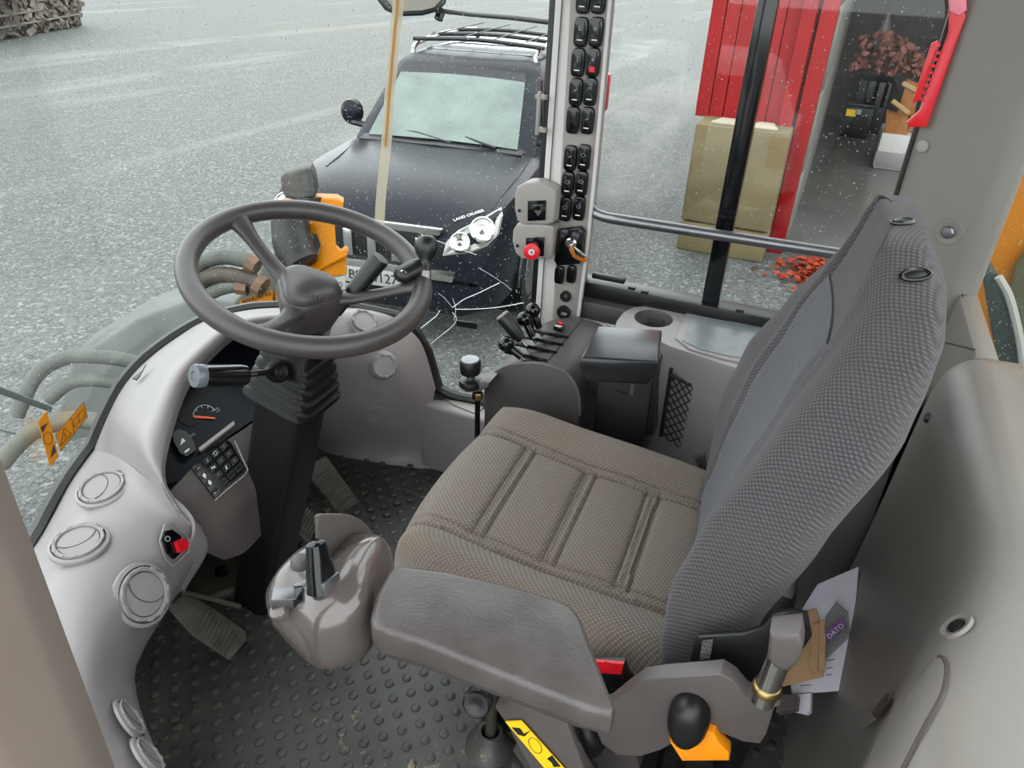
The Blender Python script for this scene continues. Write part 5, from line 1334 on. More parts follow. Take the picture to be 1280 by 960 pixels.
# papers stuffed behind the seat
yp = 0.0
PN = V((-0.42, 0.45, 0.79)).normalized(); PO = P('y', -0.50, 1035, 800)
def by(u, v, off): return onplane(u, v, PO+PN*off, PN)
def slab(nm, lab, cat, uv, y, th, mat, bev=0.0008):
    b = bm_new(); prism(b, [by(u, v, y) for u, v in uv], PN*-th, bev, 1); o = obj(nm, b, M[mat], smooth=False); return tag(o, lab, cat) if lab else o
mg = slab('magazine', 'lilac white magazine standing behind the seat against the bulkhead', 'magazine', [(1073, 708), (1061, 858), (1056, 862), (990, 867), (978, 800), (1022, 730)], yp, 0.006, 'paper')
for u0, v0, u1, v1 in ((1033, 826, 1043, 824), (1033, 836, 1041, 834), (1033, 844, 1040, 843), (1000, 857, 1014, 856)):
    b = bm_new(); tube(b, [by(u0, v0, yp+0.0006), by(u1, v1, yp+0.0006)], 0.0008, 4); obj('print_line', b, M['blackprint'], mg)
slab('brown_envelope', 'brown kraft envelope with torn edge in front of the magazine', 'envelope', [(976, 858), (1028, 845), (1032, 800), (1020, 760), (985, 770), (965, 820)], yp+0.010, 0.005, 'kraft')
slab('folded_card', 'tan folded card standing in front of the brown envelope', 'card', [(1011, 836), (1021, 840), (1026, 790), (1022, 776), (1016, 782)], yp+0.016, 0.002, 'kraft')
slab('folded_card', 'tan narrow card leaning beside the clear bag', 'card', [(1023, 835), (1031, 838), (1032, 800), (1030, 772), (1024, 778)], yp+0.019, 0.002, 'kraft')
bg_ = slab('clear_bag', 'clear plastic bag with purple banner on the magazine', 'bag', [(1030, 826), (1062, 795), (1060, 765), (1045, 752), (1032, 770)], yp+0.013, 0.003, 'clear')
b = bm_new(); prism(b, [by(u, v, yp+0.015) for u, v in [(1031, 805), (1058, 782), (1054, 770), (1031, 791)]], PN*-0.001); pu = obj('banner', b, M['purple'], bg_)
bx0 = by(1036, 797, yp+0.0158); inst('lettering', text_mesh('DATO', 0.013, M['print']), frame(bx0+ (by(1053, 781, yp+0.0158)-bx0)*0.5, PN, by(1058, 780, yp)-by(1032, 802, yp)), pu)
slab('paper_bundle', 'small bundle of lined paper low behind the seat lever', 'paper', [(990, 868), (1014, 866), (1013, 888), (1008, 892), (992, 888)], yp+0.004, 0.012, 'paper')
slab('rubber_block', 'dull green grey block beside the paper bundle', 'block', [(972, 868), (996, 868), (994, 885), (970, 890)], yp+0.03, 0.02, 'mid')

# windscreen stickers
def sticker(nm, lab, uv, mat):
    q = []
    c = sum((V((u, v)) for u, v in uv), V((0, 0)))/len(uv)
    p0, n0 = screen_hit(c.x, c.y); p0 = p0+n0*0.010
    b = bm_new(); prism(b, [onplane(u, v, p0, n0) for u, v in uv], n0*0.0008); o = obj(nm, b, M[mat], smooth=False); tag(o, lab, 'sticker'); return o, p0+n0*0.0010, n0
def smark(o, p0, n0, uv, mat='blackprint'):
    b = bm_new(); prism(b, [onplane(u, v, p0, n0) for u, v in uv], n0*0.0005); obj('pictogram', b, M[mat], o, smooth=False)
def sline(o, p0, n0, uv, r=0.0006, closed=False):
    b = bm_new(); tube(b, [onplane(u, v, p0+n0*0.0003, n0) for u, v in uv], r, 4, closed=closed); obj('pictogram', b, M['blackprint'], o)
o, p0, n0 = sticker('warning_sticker', 'narrow orange pictogram sticker at the lower left of the windscreen', [(58, 513), (73, 571), (62, 583), (47, 527)], 'sticker')
smark(o, p0, n0, [(51, 534), (57, 530), (60, 528), (53, 541)]); smark(o, p0, n0, [(67, 555), (70, 565), (66, 569), (63, 573), (65, 562)])
sline(o, p0, n0, [(60+5.5*math.cos(t*PI/8), 548+8*math.sin(t*PI/8)) for t in range(16)], closed=True)
o, p0, n0 = sticker('warning_sticker', 'wide orange read manual warning sticker beside the dashboard edge', [(105, 502), (109, 521), (76, 564), (70, 543)], 'sticker')
sline(o, p0, n0, [(105, 502), (109, 521), (76, 564), (70, 543)], 0.0007, True)
sline(o, p0, n0, [(80, 535), (89, 542), (76, 557)], 0.0010, True); sline(o, p0, n0, [(81, 541), (82, 547)], 0.0009)
sline(o, p0, n0, [(92, 526), (104, 511), (106, 520), (93, 534)], 0.0007, True); sline(o, p0, n0, [(98, 519), (99, 528)], 0.0006); sline(o, p0, n0, [(89.5, 522), (93, 543)], 0.0005)

# ================================================================ LOADER FRONT END OUTSIDE THE SCREEN
DL = 2.6
def dl(u, v, d=DL): return D(d, u, v)
vd = V((0.80, 0.55, -0.1)).normalized()
ff = thing('loader_front_frame', 'weathered grey green loader front frame beyond the windscreen', 'machine frame', (0.95, 1.45, ZG))
bm = bm_new(); prism(bm, [dl(u, v) for u, v in [(280, 420), (292, 378), (318, 352), (330, 326), (345, 316), (368, 322), (376, 350), (440, 366), (445, 420)]], vd*0.12, 0.01); obj('frame_plate', bm, M['frame'], ff)
bm = bm_new(); prism(bm, [dl(u, v, 2.9) for u, v in [(60, 560), (90, 450), (170, 400), (245, 372), (300, 380), (330, 450), (240, 520)]], vd*0.3, 0.02); obj('frame_side', bm, plain('wet_grey_frame', (76, 80, 77), 0.5, var=0.25, vscale=6), ff)
bm = bm_new(); c0 = dl(350, 480, 2.9); box(bm, (c0.x, c0.y, (c0.z+ZG)/2-0.2), (0.7, 0.7, max(0.3, c0.z-ZG-0.4)), None, 0.04); obj('frame_base', bm, M['rust'], ff)
lm = thing('lamp_bracket', 'orange painted lamp bracket on the loader front frame', 'bracket', dl(410, 360))
zz_ = lambda X, Y: (330+X/4.57, 190+Y/4.57)
bm = bm_new(); prism(bm, [dl(*zz_(X, Y)) for X, Y in [(215, 400), (400, 300), (405, 440), (412, 545), (440, 572), (470, 550), (482, 565), (470, 605), (474, 700), (280, 745), (130, 700), (128, 680), (250, 665), (300, 620), (325, 540), (300, 470), (222, 470)]], vd*0.05, 0.006); lbp = obj('bracket_plate', bm, M['orange'], lm)
bm = bm_new(); prism(bm, [dl(*zz_(X, Y), DL-0.03) for X, Y in [(100, 292), (180, 272), (290, 262), (420, 268), (455, 288), (452, 345), (300, 330), (100, 320)]], vd*0.10, 0.008); obj('bracket_top', bm, M['orange'], lm)
bm = bm_new(); tube(bm, [dl(*zz_(X, Y), DL-0.01) for X, Y in [(265, 715), (330, 660), (400, 625), (470, 590)]], 0.006, 8); obj('bracket_seam', bm, M['orange'], lm)
hl = thing('work_lamp', 'muddy square work lamp on top of the orange bracket', 'lamp', dl(375, 245))
q = [dl(*zz_(X, Y), DL-0.06) for X, Y in [(92, 150), (120, 120), (270, 82), (292, 130), (308, 225), (290, 260), (200, 275), (120, 265), (100, 215)]]
bm = bm_new(); prism(bm, q, vd*0.13, 0.015, 3); obj('lamp_housing', bm, plain('muddy_dark_plastic', (56, 53, 47), 0.6, var=0.5, vscale=26), hl)
bm = bm_new(); prism(bm, [dl(*zz_(X, Y), DL-0.065) for X, Y in [(250, 95), (272, 92), (285, 135), (300, 222), (280, 248), (262, 180)]], vd*0.01, 0.002); obj('lamp_rim', bm, M['cardark'], hl)
bm = bm_new(); tube(bm, [dl(*zz_(250, 260), DL-0.02), dl(*zz_(255, 330), DL-0.01)], 0.05, 14); obj('lamp_post', bm, M['cardark'], hl)
bm = bm_new(); tube(bm, crom([dl(*zz_(X, Y), DL-0.04) for X, Y in [(150, 400), (160, 500), (190, 600), (220, 655)]], 4), [0.065]*4+[0.068]*4+[0.066]*4+[0.055], 16); tag(obj('tilt_cylinder', bm, plain('muddy_black', (28, 27, 25), 0.5, var=0.6, vscale=18)), 'dark muddy cylinder beside the orange lamp bracket', 'cylinder')
# stickers on the frame
def fst(nm, lab, uv, mat, txt=None, tsz=0.03, parent=None, d=DL-0.012):
    b = bm_new(); prism(b, [dl(u, v, d) for u, v in uv], vd*0.004); o = obj(nm, b, M[mat], smooth=False); tag(o, lab, 'sticker')
    if txt:
        a, bb = dl(*uv[0], d-0.004), dl(*uv[1], d-0.004); dn = dl(*uv[3], d-0.004)
        xa = (bb-a).normalized(); nrm = xa.cross(a-dn).normalized(); nrm = nrm if nrm.dot(CAM-a) > 0 else -nrm
        inst('lettering', text_mesh(txt, tsz, M['blackprint'], 0.001), frame((a+bb)/2+(dn-a)*0.26, nrm, xa), o)
    return o
o = fst('frame_sticker', 'orange sticker reading WARNING on the loader frame', [(300, 376), (341, 362), (341, 382), (300, 388)], 'sticker', 'WARNING', 0.022)
for uv in ([(305, 379), (302, 382), (307, 382)],):
    b = bm_new(); prism(b, [dl(u, v, DL-0.02) for u, v in uv], vd*0.002); obj('pictogram', b, M['blackprint'], o)
o = fst('frame_sticker', 'small orange triangle sticker next to the WARNING sticker', [(345, 362), (356, 359), (356, 379), (345, 381)], 'sticker')
b = bm_new(); tube(b, [dl(u, v, DL-0.02) for u, v in [(348, 378), (355, 376), (355, 366)]], 0.003, 4, closed=True); obj('pictogram', b, M['blackprint'], o)
o = fst('frame_sticker', 'white engine start sticker on the orange bracket', [(391, 349), (432, 344), (432, 362), (391, 368)], 'whitest', 'START', 0.013)
for c, r in (((414, 357.5), 3.4), ((424.5, 356), 3.2)):
    b = bm_new(); tube(b, [dl(c[0]+r*math.cos(t*PI/7), c[1]+r*math.sin(t*PI/7), DL-0.02) for t in range(14)], 0.0014, 4, closed=True); obj('pictogram', b, M['blackprint'], o)
b = bm_new(); tube(b, [dl(u, v, DL-0.02) for u, v in [(391, 349), (432, 344), (432, 362), (391, 368)]], 0.0012, 4, closed=True); obj('sticker_border', b, M['blackprint'], o)
# hoses
hs = [([(236, 345), (252, 328), (280, 321), (305, 325), (322, 334)], 0.026, 'uppermost mud coated hydraulic hose arching to the frame', M['hose']),
      ([(240, 362), (262, 347), (285, 345), (315, 352), (330, 360)], 0.030, 'thick ribbed hydraulic hose under the uppermost hose', M['rust']),
      ([(240, 385), (265, 366), (290, 358), (310, 360)], 0.022, 'thin hydraulic hose below the ribbed hose', M['hose']),
      ([(20, 520), (45, 470), (80, 448), (120, 446), (165, 452), (200, 470)], 0.024, 'long grey hose curving behind the left windscreen stickers', M['hose']),
      ([(60, 500), (90, 478), (130, 476), (165, 485), (190, 500)], 0.022, 'lower grey hose curving beside the dashboard corner', M['hose']),
      ([(0, 580), (40, 540), (90, 525), (140, 530)], 0.03, 'lowest grey hose behind the orange stickers', M['frame'])]
for pts_, r, lab, mt in hs:
    b = bm_new(); pth = crom([dl(u, v, DL-0.1) for u, v in pts_], 10)
    tube(b, pth, [r*(1.0+0.05*(i % 2)) for i in range(len(pth))], 10); ho = obj('hydraulic_hose', b, mt); tag(ho, lab, 'hose', 'hydraulic hoses on the loader front')
    if pts_[0][0] > 200:
        b = bm_new(); tube(b, [pth[-8], pth[-1]], r*1.25, 8); obj('coupling', b, plain('rusty_coupling', (104, 78, 56), 0.6, var=0.3), ho)
b = bm_new(); tube(b, crom([dl(u, v, DL-0.05) for u, v in [(288, 341), (300, 342), (314, 346)]], 4), 0.010, 8); tag(obj('yellow_cable', b, M['orange']), 'short yellow cable between the hydraulic hoses', 'cable')
# glass fin edges at the far left
b = bm_new(); prism(b, [screen_hit(u, v)[0]-screen_hit(u, v)[1]*0.05 for u, v in [(2, 472), (94, 512), (92, 519), (2, 482)]], V((0.002, 0.012, 0.001)), 0.001); tag(obj('glass_edge', b, plain('green_glass_edge', (46, 70, 66), 0.3)), 'dark green glass edge bar crossing the lower left windscreen', 'glass edge')
b = bm_new(); prism(b, [screen_hit(u, v)[0]-screen_hit(u, v)[1]*0.05 for u, v in [(2, 528), (52, 543), (52, 546), (2, 532)]], V((0.002, 0.010, 0.001)), 0.001); tag(obj('glass_edge', b, plain('pale_glass_edge', (120, 138, 132), 0.3)), 'pale glass edge bar under the darker one at lower left', 'glass edge')
# mirror outside at the top
mr = thing('outside_mirror', 'black outside mirror on an arm at the top of the windscreen', 'mirror', D(2.2, 515, 0))
q = [D(2.2, u, v) for u, v in [(466, -30), (470, -4), (482, 12), (500, 20), (530, 19), (548, 14), (558, 4), (562, -30)]]
bm = bm_new(); prism(bm, q, vd*0.06, 0.012, 3); obj('mirror_housing', bm, M['cardark'], mr)
q = [D(2.195, u, v) for u, v in [(478, -30), (482, -2), (492, 10), (505, 14), (528, 13), (543, 9), (551, 0), (553, -30)]]
bm = bm_new(); prism(bm, q, vd*0.004); obj('mirror_glass', bm, plain('mirror_tan', (104, 98, 88), 0.3), mr)
bm = bm_new(); tube(bm, [D(2.25, 545, 13), D(2.1, 590, 18), D(1.95, 640, 22), D(1.85, 690, 28)], 0.0065, 10); obj('mirror_arm', bm, M['cardark'], mr)
bm = bm_new(); tube(bm, [D(2.25, 552, 12), D(2.25, 548, 24)], 0.014, 10); obj('arm_knuckle', bm, M['cardark'], mr)

# ================================================================ YELLOW BODYWORK BEHIND THE REAR WINDOW
yh = thing('rear_bodywork', 'orange yellow machine bodywork behind the rear window', 'bodywork', (1.5, -1.1, ZG))
bm = bm_new(); prism(bm, [V((1.30, -0.72, 0.20)), V((1.30, -0.72, 1.7)), V((1.30, -1.9, 1.7)), V((1.30, -1.9, 0.2))], (0.6, 0, 0), 0.03); obj('body_panel', bm, M['orange'], yh)
bm = bm_new(); prism(bm, [P('x', 1.29, u, v) for u, v in [(1268, 330), (1300, 285), (1330, 420), (1262, 500), (1236, 462)]], (-0.02, 0, 0), 0.004); obj('dark_inset', bm, plain('olive_grey_panel', (74, 74, 52), 0.5, var=0.2), yh)
bm = bm_new(); prism(bm, [P('x', 1.20, u, v) for u, v in [(1222, 312), (1232, 316), (1252, 352), (1268, 420), (1284, 500), (1262, 500), (1250, 460), (1236, 400)]], (-0.03, 0, 0), 0.004); tag(obj('rear_wiper', bm, plain('dark_teal_trim', (40, 56, 53), 0.25)), 'dark teal strip standing outside the rear window', 'trim strip')
bm = bm_new(); tube(bm, crom([P('x', 1.15, u, v) for u, v in [(1248, 346), (1262, 372), (1274, 420), (1280, 460)]], 4), 0.010, 8); tag(obj('rear_streak', bm, M['whitest']), 'pale streak outside the rear window', 'hose')  # pale streak low in the rear window, built as an added tube

# ================================================================ PARKED OFF-ROAD CAR
CAo = V((3.3, 2.5, ZG)); CAa = math.radians(8)
cd_ = V((math.cos(CAa), math.sin(CAa), 0)); cn_ = V((-math.sin(CAa), math.cos(CAa), 0))
def K(s, w_, h): return CAo+cd_*s+cn_*w_+V((0, 0, h))
car = thing('parked_car', 'charcoal off-road car parked nose towards the cab on gravel', 'car', CAo+cd_*2.3)
# lower body: stations along the length, half section mirrored
def station(s, hw, hb, belt, top, crown):
    # half section from bottom centre outwards to the top centre
    return [(0, hb), (hw*0.80, hb), (hw*0.96, hb+0.06), (hw, hb+0.25), (hw, belt-0.22), (hw*0.985, belt-0.10), (hw*0.93, belt-0.02), (hw*0.80, top-0.012), (hw*0.5, top+crown*0.7), (0, top+crown)]
ST = [(0.00, 0.72, 0.34, 0.78, 0.80, 0.0), (0.05, 0.80, 0.30, 0.92, 0.92, 0.01), (0.14, 0.86, 0.28, 1.00, 1.00, 0.02), (0.30, 0.91, 0.28, 1.05, 1.06, 0.03), (0.60, 0.935, 0.28, 1.08, 1.11, 0.035), (1.0, 0.94, 0.28, 1.11, 1.145, 0.03), (1.38, 0.94, 0.28, 1.13, 1.17, 0.02), (1.6, 0.94, 0.28, 1.14, 1.17, 0.0), (2.6, 0.94, 0.28, 1.15, 1.17, 0.0), (3.9, 0.935, 0.30, 1.15, 1.17, 0.0), (4.5, 0.92, 0.34, 1.15, 1.17, 0.0), (4.72, 0.86, 0.42, 1.13, 1.15, 0.0)]
rings_ = []
for s, hw, hb, be, tp_, cr in ST:
    h = station(s, hw, hb, be, tp_, cr)
    full = [K(s, -a, b) for a, b in h]+[K(s, a, b) for a, b in h[::-1][1:-1]]
    rings_.append(full)
bm = bm_new(); loft(bm, rings_); carb = obj('body', bm, M['carpaint'], car, 'charcoal painted body and bonnet', auto=30)
# greenhouse
def gring(h, s0, s1, hw, n=10):
    c = 0.10
    pts_ = [(s0, -hw+c), (s0+c*0.8, -hw), (s1-c, -hw), (s1, -hw+c), (s1, hw-c), (s1-c, hw), (s0+c*0.8, hw), (s0, hw-c)]
    return [K(s, w_, h) for s, w_ in pts_]
bm = bm_new(); loft(bm, [gring(1.14, 1.40, 4.62, 0.80), gring(1.16, 1.42, 4.62, 0.80), gring(1.70, 2.08, 4.45, 0.655), gring(1.765, 2.22, 4.36, 0.62), gring(1.80, 2.5, 4.2, 0.5)]); obj('cabin', bm, M['carpaint'], car, 'painted roof and pillars', auto=25)
def between(t, w_):  # point on the windscreen slope
    s = 1.415+(2.075-1.415)*t; h = 1.155+(1.70-1.155)*t; return K(s-0.012, w_, h+0.012)
bm = bm_new()
gw = [[between(t, w_*(0.665+(0.55-0.665)*t)) + V((0, 0, 0.02*(1-w_*w_)))-cd_*0.02*(1-w_*w_) for w_ in [-1+2*k/10 for k in range(11)]] for t in [0.05, 0.3, 0.6, 0.86]]
gridshell(bm, gw, 0.006); obj('windscreen', bm, M['carglass'], car, 'pale green reflecting windscreen')
bm = bm_new()
gw = [[between(t, w_*(0.66+(0.55-0.66)*t)) + V((0, 0, 0.02*(1-w_*w_)))-cd_*0.02*(1-w_*w_) for w_ in [-1+2*k/10 for k in range(11)]] for t in [0.86, 0.97]]
gridshell(bm, gw, 0.006); obj('windscreen_band', bm, M['cardark'], car)
bm = bm_new(); prism(bm, [K(1.36, -0.72, 1.165), K(1.47, -0.70, 1.19), K(1.43, 0, 1.205), K(1.47, 0.70, 1.19), K(1.36, 0.72, 1.165), K(1.30, 0, 1.19)], (0, 0, 0.008)); obj('cowl', bm, M['cardark'], car)
# wiper blades
for w0, w1, s1 in ((-0.10, 0.55, 1.50), (-0.48, 0.05, 1.52)):
    bm = bm_new(); tube(bm, [K(1.40, w0, 1.20), K(1.46, (w0+w1)/2, 1.245), K(s1, w1, 1.25)], 0.011, 6); obj('wiper', bm, M['cardark'], car)
for w0, w1, s1 in ((-0.02, -0.50, 1.56),):
    bm = bm_new(); tube(bm, [K(1.42, w0, 1.21), K(1.46, (w0+w1)/2, 1.235), K(1.47, w1, 1.225)], 0.009, 6); obj('wiper', bm, M['cardark'], car)
# side windows and door lines
for sgn in (-1, 1):
    for s0, s1 in ((1.75, 2.70), (2.78, 3.55), (3.63, 4.35)):
        q = []
        for s, h in ((s0, 1.20), (s1, 1.20), (min(s1, 4.25), 1.64), (max(s0+0.05, 2.15 if s0 < 2 else s0), 1.64)):
            t = (h-1.16)/(1.70-1.16); q.append(K(s, sgn*(0.80+(0.655-0.80)*t+0.006), h))
        b = bm_new(); prism(b, q, cn_*(sgn*0.004)); obj('side_window', b, M['cardark'], car)
    # roof rail
    b = bm_new(); tube(b, crom([K(2.30, sgn*0.58, 1.76), K(2.40, sgn*0.57, 1.84), K(3.2, sgn*0.56, 1.87), K(4.1, sgn*0.55, 1.84), K(4.2, sgn*0.55, 1.77)], 4), 0.022, 8); obj('roof_rail', b, M['chrome'], car)
    # mirror
    b = bm_new(); rr_ = []
    for t, sc in ((0, 0.6), (0.03, 0.95), (0.09, 1.0), (0.13, 0.7)): rr_.append([K(1.72+t, sgn*(0.97+0.10*sc*math.cos(a*PI/8)), 1.30+0.11*sc*math.sin(a*PI/8)) for a in range(16)])
    loft(b, rr_); mo = obj('wing_mirror', b, M['carpaint'], car)
    b = bm_new(); tube(b, [K(1.72, sgn*0.78, 1.20), K(1.75, sgn*0.96, 1.22)], 0.03, 8); obj('mirror_foot', b, M['cardark'], mo)
    # fog lamp
    m_ = frame(K(0.09, sgn*0.70, 0.50)-cd_*0.035, -cd_+cn_*sgn*0.35); b = bm_new(); lathe(b, [(0.075, 0), (0.075, 0.02), (0.06, 0.025), (0.055, 0.015), (0.001, 0.02)], m_, 20, cap=False); obj('fog_lamp', b, M['lampglass'], car)
    # wheels
    for s in (0.98, 3.77):
        m_ = frame(K(s, sgn*0.80, 0.38), cn_*sgn); b = bm_new()
        lathe(b, [(0.20, -0.10), (0.36, -0.11), (0.38, -0.08), (0.38, 0.10), (0.36, 0.145), (0.26, 0.15), (0.25, 0.12)], m_, 32); wo = obj('tyre', b, M['rubber'], car)
        b = bm_new(); lathe(b, [(0.25, 0.12), (0.22, 0.145), (0.10, 0.12), (0.05, 0.14), (0.001, 0.14)], m_, 20, cap=False); obj('wheel_rim', b, M['steel'], wo)
        # arch
        b = bm_new(); tube(b, [K(s+0.45*math.cos(t), sgn*0.935, 0.38+0.45*math.sin(t)) for t in [k*PI/12 for k in range(13)]], 0.02, 6); obj('wheel_arch', b, M['cardark'], car)
    # tail lamp
    b = bm_new(); box(b, (0, 0, 0), (0.20, 0.10, 0.42), Matrix.Translation(K(4.62, sgn*0.885, 1.22)) @ Matrix.Rotation(CAa, 4, 'Z'), 0.03); obj('tail_lamp', b, M['red'], car)
# headlights wrap the front corners: outline carried on the body surface, the other side mirrored
cb = bvh_of(carb)
hlp = [(553, 320), (557, 303), (572, 288), (600, 274), (626, 259), (628, 270), (623, 293), (608, 308), (588, 316)]
def to_car(p): d = p-CAo; return d.dot(cd_), d.dot(cn_), d.z
loc = []
for u, v in hlp:
    h_ = hit(cb, u, v)
    loc.append(to_car(h_[0]) if h_ else to_car(P('x', 3.75, u, v)))
oth = [to_car(hit(cb, u, v)[0]) for u, v in ((574, 304), (602, 288))]
for sgn in (-1, 1):
    q0 = [K(s, w_*-sgn*(1.0 if sgn < 0 else 0.90), h) for s, w_, h in loc]; c_ = sum(q0, V((0, 0, 0)))/len(q0)
    outv = (-cd_*0.8+cn_*sgn*0.45+V((0, 0, 0.4))).normalized()
    b = bm_new(); m1 = [[p-outv*0.05 for p in q0], [p+outv*0.018 for p in q0], [c_+(p-c_)*0.9+outv*0.030 for p in q0], [c_+(p-c_)*0.4+outv*0.045 for p in q0]]
    loft(b, m1); ho = obj('headlight', b, M['lampglass'], car, auto=30)
    for (s, w_, h), r in zip(oth, (0.070, 0.088)):
        b = bm_new(); lathe(b, [(r, 0.0), (r*0.98, 0.03), (r*0.85, 0.035), (r*0.8, 0.02), (r*0.4, 0.012), (0.001, 0.03)], frame(K(s, w_*-sgn*(1.0 if sgn < 0 else 0.90), h)+outv*0.03, -cd_*0.8+V((0, 0, 0.5))+cn_*sgn*0.2), 20, cap=False); obj('lamp_reflector', b, M['chrome'], ho)
h_ = hit(cb, 586, 270); inst('bonnet_lettering', text_mesh('LAND CRUISER', 0.034, M['print'], 0.004), frame(h_[0]+h_[1]*0.006, h_[1], hit(cb, 600, 266)[0]-hit(cb, 572, 275)[0]), car)
for ln in ([(664, 196), (652, 216), (632, 240), (615, 262)], [(455, 168), (430, 190), (408, 208)]):
    q = [hit(cb, u, v, 3) for u, v in ln]
    if all(q): b = bm_new(); tube(b, crom([h[0]+h[1]*0.002 for h in q], 4), 0.005, 5); obj('bonnet_joint', b, M['cardark'], car)
# roof rack bars
for s in (2.42, 2.95, 3.5):
    b = bm_new(); tube(b, crom([K(s, -0.62, 1.87), K(s-0.03, 0, 1.90), K(s, 0.62, 1.87)], 6), 0.018, 8); obj('rack_bar', b, M['cardark'], car)
for w_ in (-0.45, -0.15, 0.15, 0.45):
    b = bm_new(); tube(b, [K(2.42, w_, 1.91), K(4.1, w_, 1.91)], 0.006, 6); obj('rack_slat', b, M['cardark'], car)
b = bm_new(); prism(b, [K(2.45, -0.50, 1.79), K(4.1, -0.48, 1.80), K(4.1, 0.48, 1.80), K(2.45, 0.50, 1.79)], (0, 0, 0.008), 0.002); obj('sunroof', b, plain('roof_glass', (50, 55, 62), 0.05, spec=0.9), car)
# grille, badges, bumper, plate
b = bm_new(); prism(b, [K(-0.005, w_, h) for w_, h in [(-0.48, 0.93), (0.48, 0.93), (0.44, 0.66), (-0.44, 0.66)]], cd_*0.08, 0.006); gr = obj('grille', b, M['cardark'], car)
for k in range(5):
    w_ = -0.36+k*0.18; b = bm_new(); box(b, (0, 0, 0), (0.03, 0.07, 0.20), Matrix.Translation(K(-0.015, w_, 0.78)) @ Matrix.Rotation(CAa, 4, 'Z'), 0.01); obj('grille_bar', b, M['chrome'], gr)
b = bm_new(); prism(b, [K(-0.02, w_, h) for w_, h in [(-0.52, 0.955), (0.52, 0.955), (0.50, 0.905), (-0.50, 0.905)]], cd_*0.05, 0.008); obj('grille_top_bar', b, M['chrome'], gr)
b = bm_new(); prism(b, [K(-0.03, w_, h) for w_, h in [(-0.62, 0.66), (0.62, 0.66), (0.60, 0.58), (-0.60, 0.58)]], cd_*0.08, 0.012); obj('bumper_trim', b, M['chrome'], car)
b = bm_new(); prism(b, [K(-0.035, w_, h) for w_, h in [(-0.27, 0.60), (0.27, 0.60), (0.27, 0.48), (-0.27, 0.48)]], cd_*0.02, 0.004); pt = obj('number_plate', b, M['whitest'], car)
inst('lettering', text_mesh('BS 64127', 0.10, M['blackprint'], 0.002), frame(K(-0.038, 0.0, 0.54), -cd_, -cn_), pt)

# ================================================================ RED SHED
bx_ = 6.55
def X(u, v, x): return P('x', x, u, v)
sh = thing('red_shed', 'red painted plank shed wall and door frame', 'shed', (7.0, 0.5, ZG))
yL, yR = 1.02, 0.06
npl = 7
for k in range(npl):
    y0 = yL+(yR-yL)*k/npl; y1 = yL+(yR-yL)*(k+1)/npl
    b = bm_new(); box(b, (7.02+0.006*(k % 2), (y0+y1)/2, 1.6), (0.03, abs(y1-y0)-0.008, 3.1), None, 0.003, 1); obj('plank', b, M['barn'], sh)
b = bm_new(); box(b, (7.06, (yL+yR)/2, 1.6), (0.03, yL-yR, 3.1)); obj('backing', b, M['barn'], sh)
b = bm_new(); box(b, (7.02, -0.03, 1.0), (0.16, 0.15, 4.4), None, 0.01); obj('door_post', b, M['barn'], sh)
b = bm_new(); box(b, (6.93, 0.14, 1.6), (0.03, 0.13, 3.1), None, 0.004, 1); obj('corner_board', b, M['barn'], sh)
b = bm_new(); box(b, (11.7, 0.62, 1.6), (9.0, 0.86, 3.0)); obj('side_building', b, M['barn'], sh)
# concrete blocks under the wall
for z0, z1, lab in ((ZG, -0.90, 'lower moss stained concrete block at the shed corner'), (-0.885, 0.06, 'upper moss stained concrete block under the red planks')):
    b = bm_new(); box(b, (7.0, 0.485, (z0+z1)/2), (0.90, 0.87, z1-z0), None, 0.025, 2); o = obj('concrete_block', b, M['concblock']); tag(o, lab, 'concrete block', 'concrete blocks at the shed')
for y in (0.30, 0.66):
    b = bm_new(); prism(b, [V((6.60, y-0.13, 0.06)), V((6.60, y+0.13, 0.06)), V((6.86, y+0.07, 0.06)), V((6.86, y-0.07, 0.06))], (0, 0, 0.03), 0.012); obj('lifting_knob', b, M['concwhite'], o)
# shed interior
b = bm_new(); box(b, (11.8, -4.0, ZG+0.02), (9.6, 8.0, 0.05)); shf = struct('floor_shed', b, M['wetconc'], 'wet concrete floor inside the shed', smooth=False)
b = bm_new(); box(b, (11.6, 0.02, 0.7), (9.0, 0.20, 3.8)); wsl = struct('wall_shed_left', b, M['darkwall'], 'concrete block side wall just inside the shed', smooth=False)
for r_ in range(5):
    for c_ in range(6):
        x0 = 7.12+c_*1.5+(0.0 if r_ % 2 else -0.0); b = bm_new(); box(b, (x0+0.74, -0.02, ZG+0.42+r_*0.76), (1.46, 0.22, 0.73), None, 0.02, 1)
        obj('wall_block', b, M['concrete'], wsl)
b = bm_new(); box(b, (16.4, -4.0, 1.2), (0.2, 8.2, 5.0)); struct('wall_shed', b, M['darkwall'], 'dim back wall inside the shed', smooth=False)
b = bm_new(); box(b, (13.2, -3.8, 4.6), (6.8, 8.8, 0.15)); struct('ceiling_shed_unseen', b, M['darkwall'], 'unseen shed roof, kept short to let light in', smooth=False)  # roof out of view: darkens the back, stops short so light reaches in
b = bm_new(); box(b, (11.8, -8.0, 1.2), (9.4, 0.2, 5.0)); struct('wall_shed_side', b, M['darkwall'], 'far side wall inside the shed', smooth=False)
def crate(nm, lab, cat, u0, u1, v1, v0, mat, dep=0.5, base=ZG+0.045, parts=None):
    a = Z(u0, v1, base); a2 = P('x', a.x, u1, v1); tz = P('x', a.x, (u0+u1)/2, v0).z
    t = thing(nm, lab, cat, V((a.x, (a.y+a2.y)/2, base)))
    b = bm_new(); box(b, (a.x+dep/2, (a.y+a2.y)/2, (base+tz)/2), (dep, abs(a.y-a2.y), tz-base), None, 0.03, 2); obj('body', b, M[mat], t)
    return t, a, a2, tz
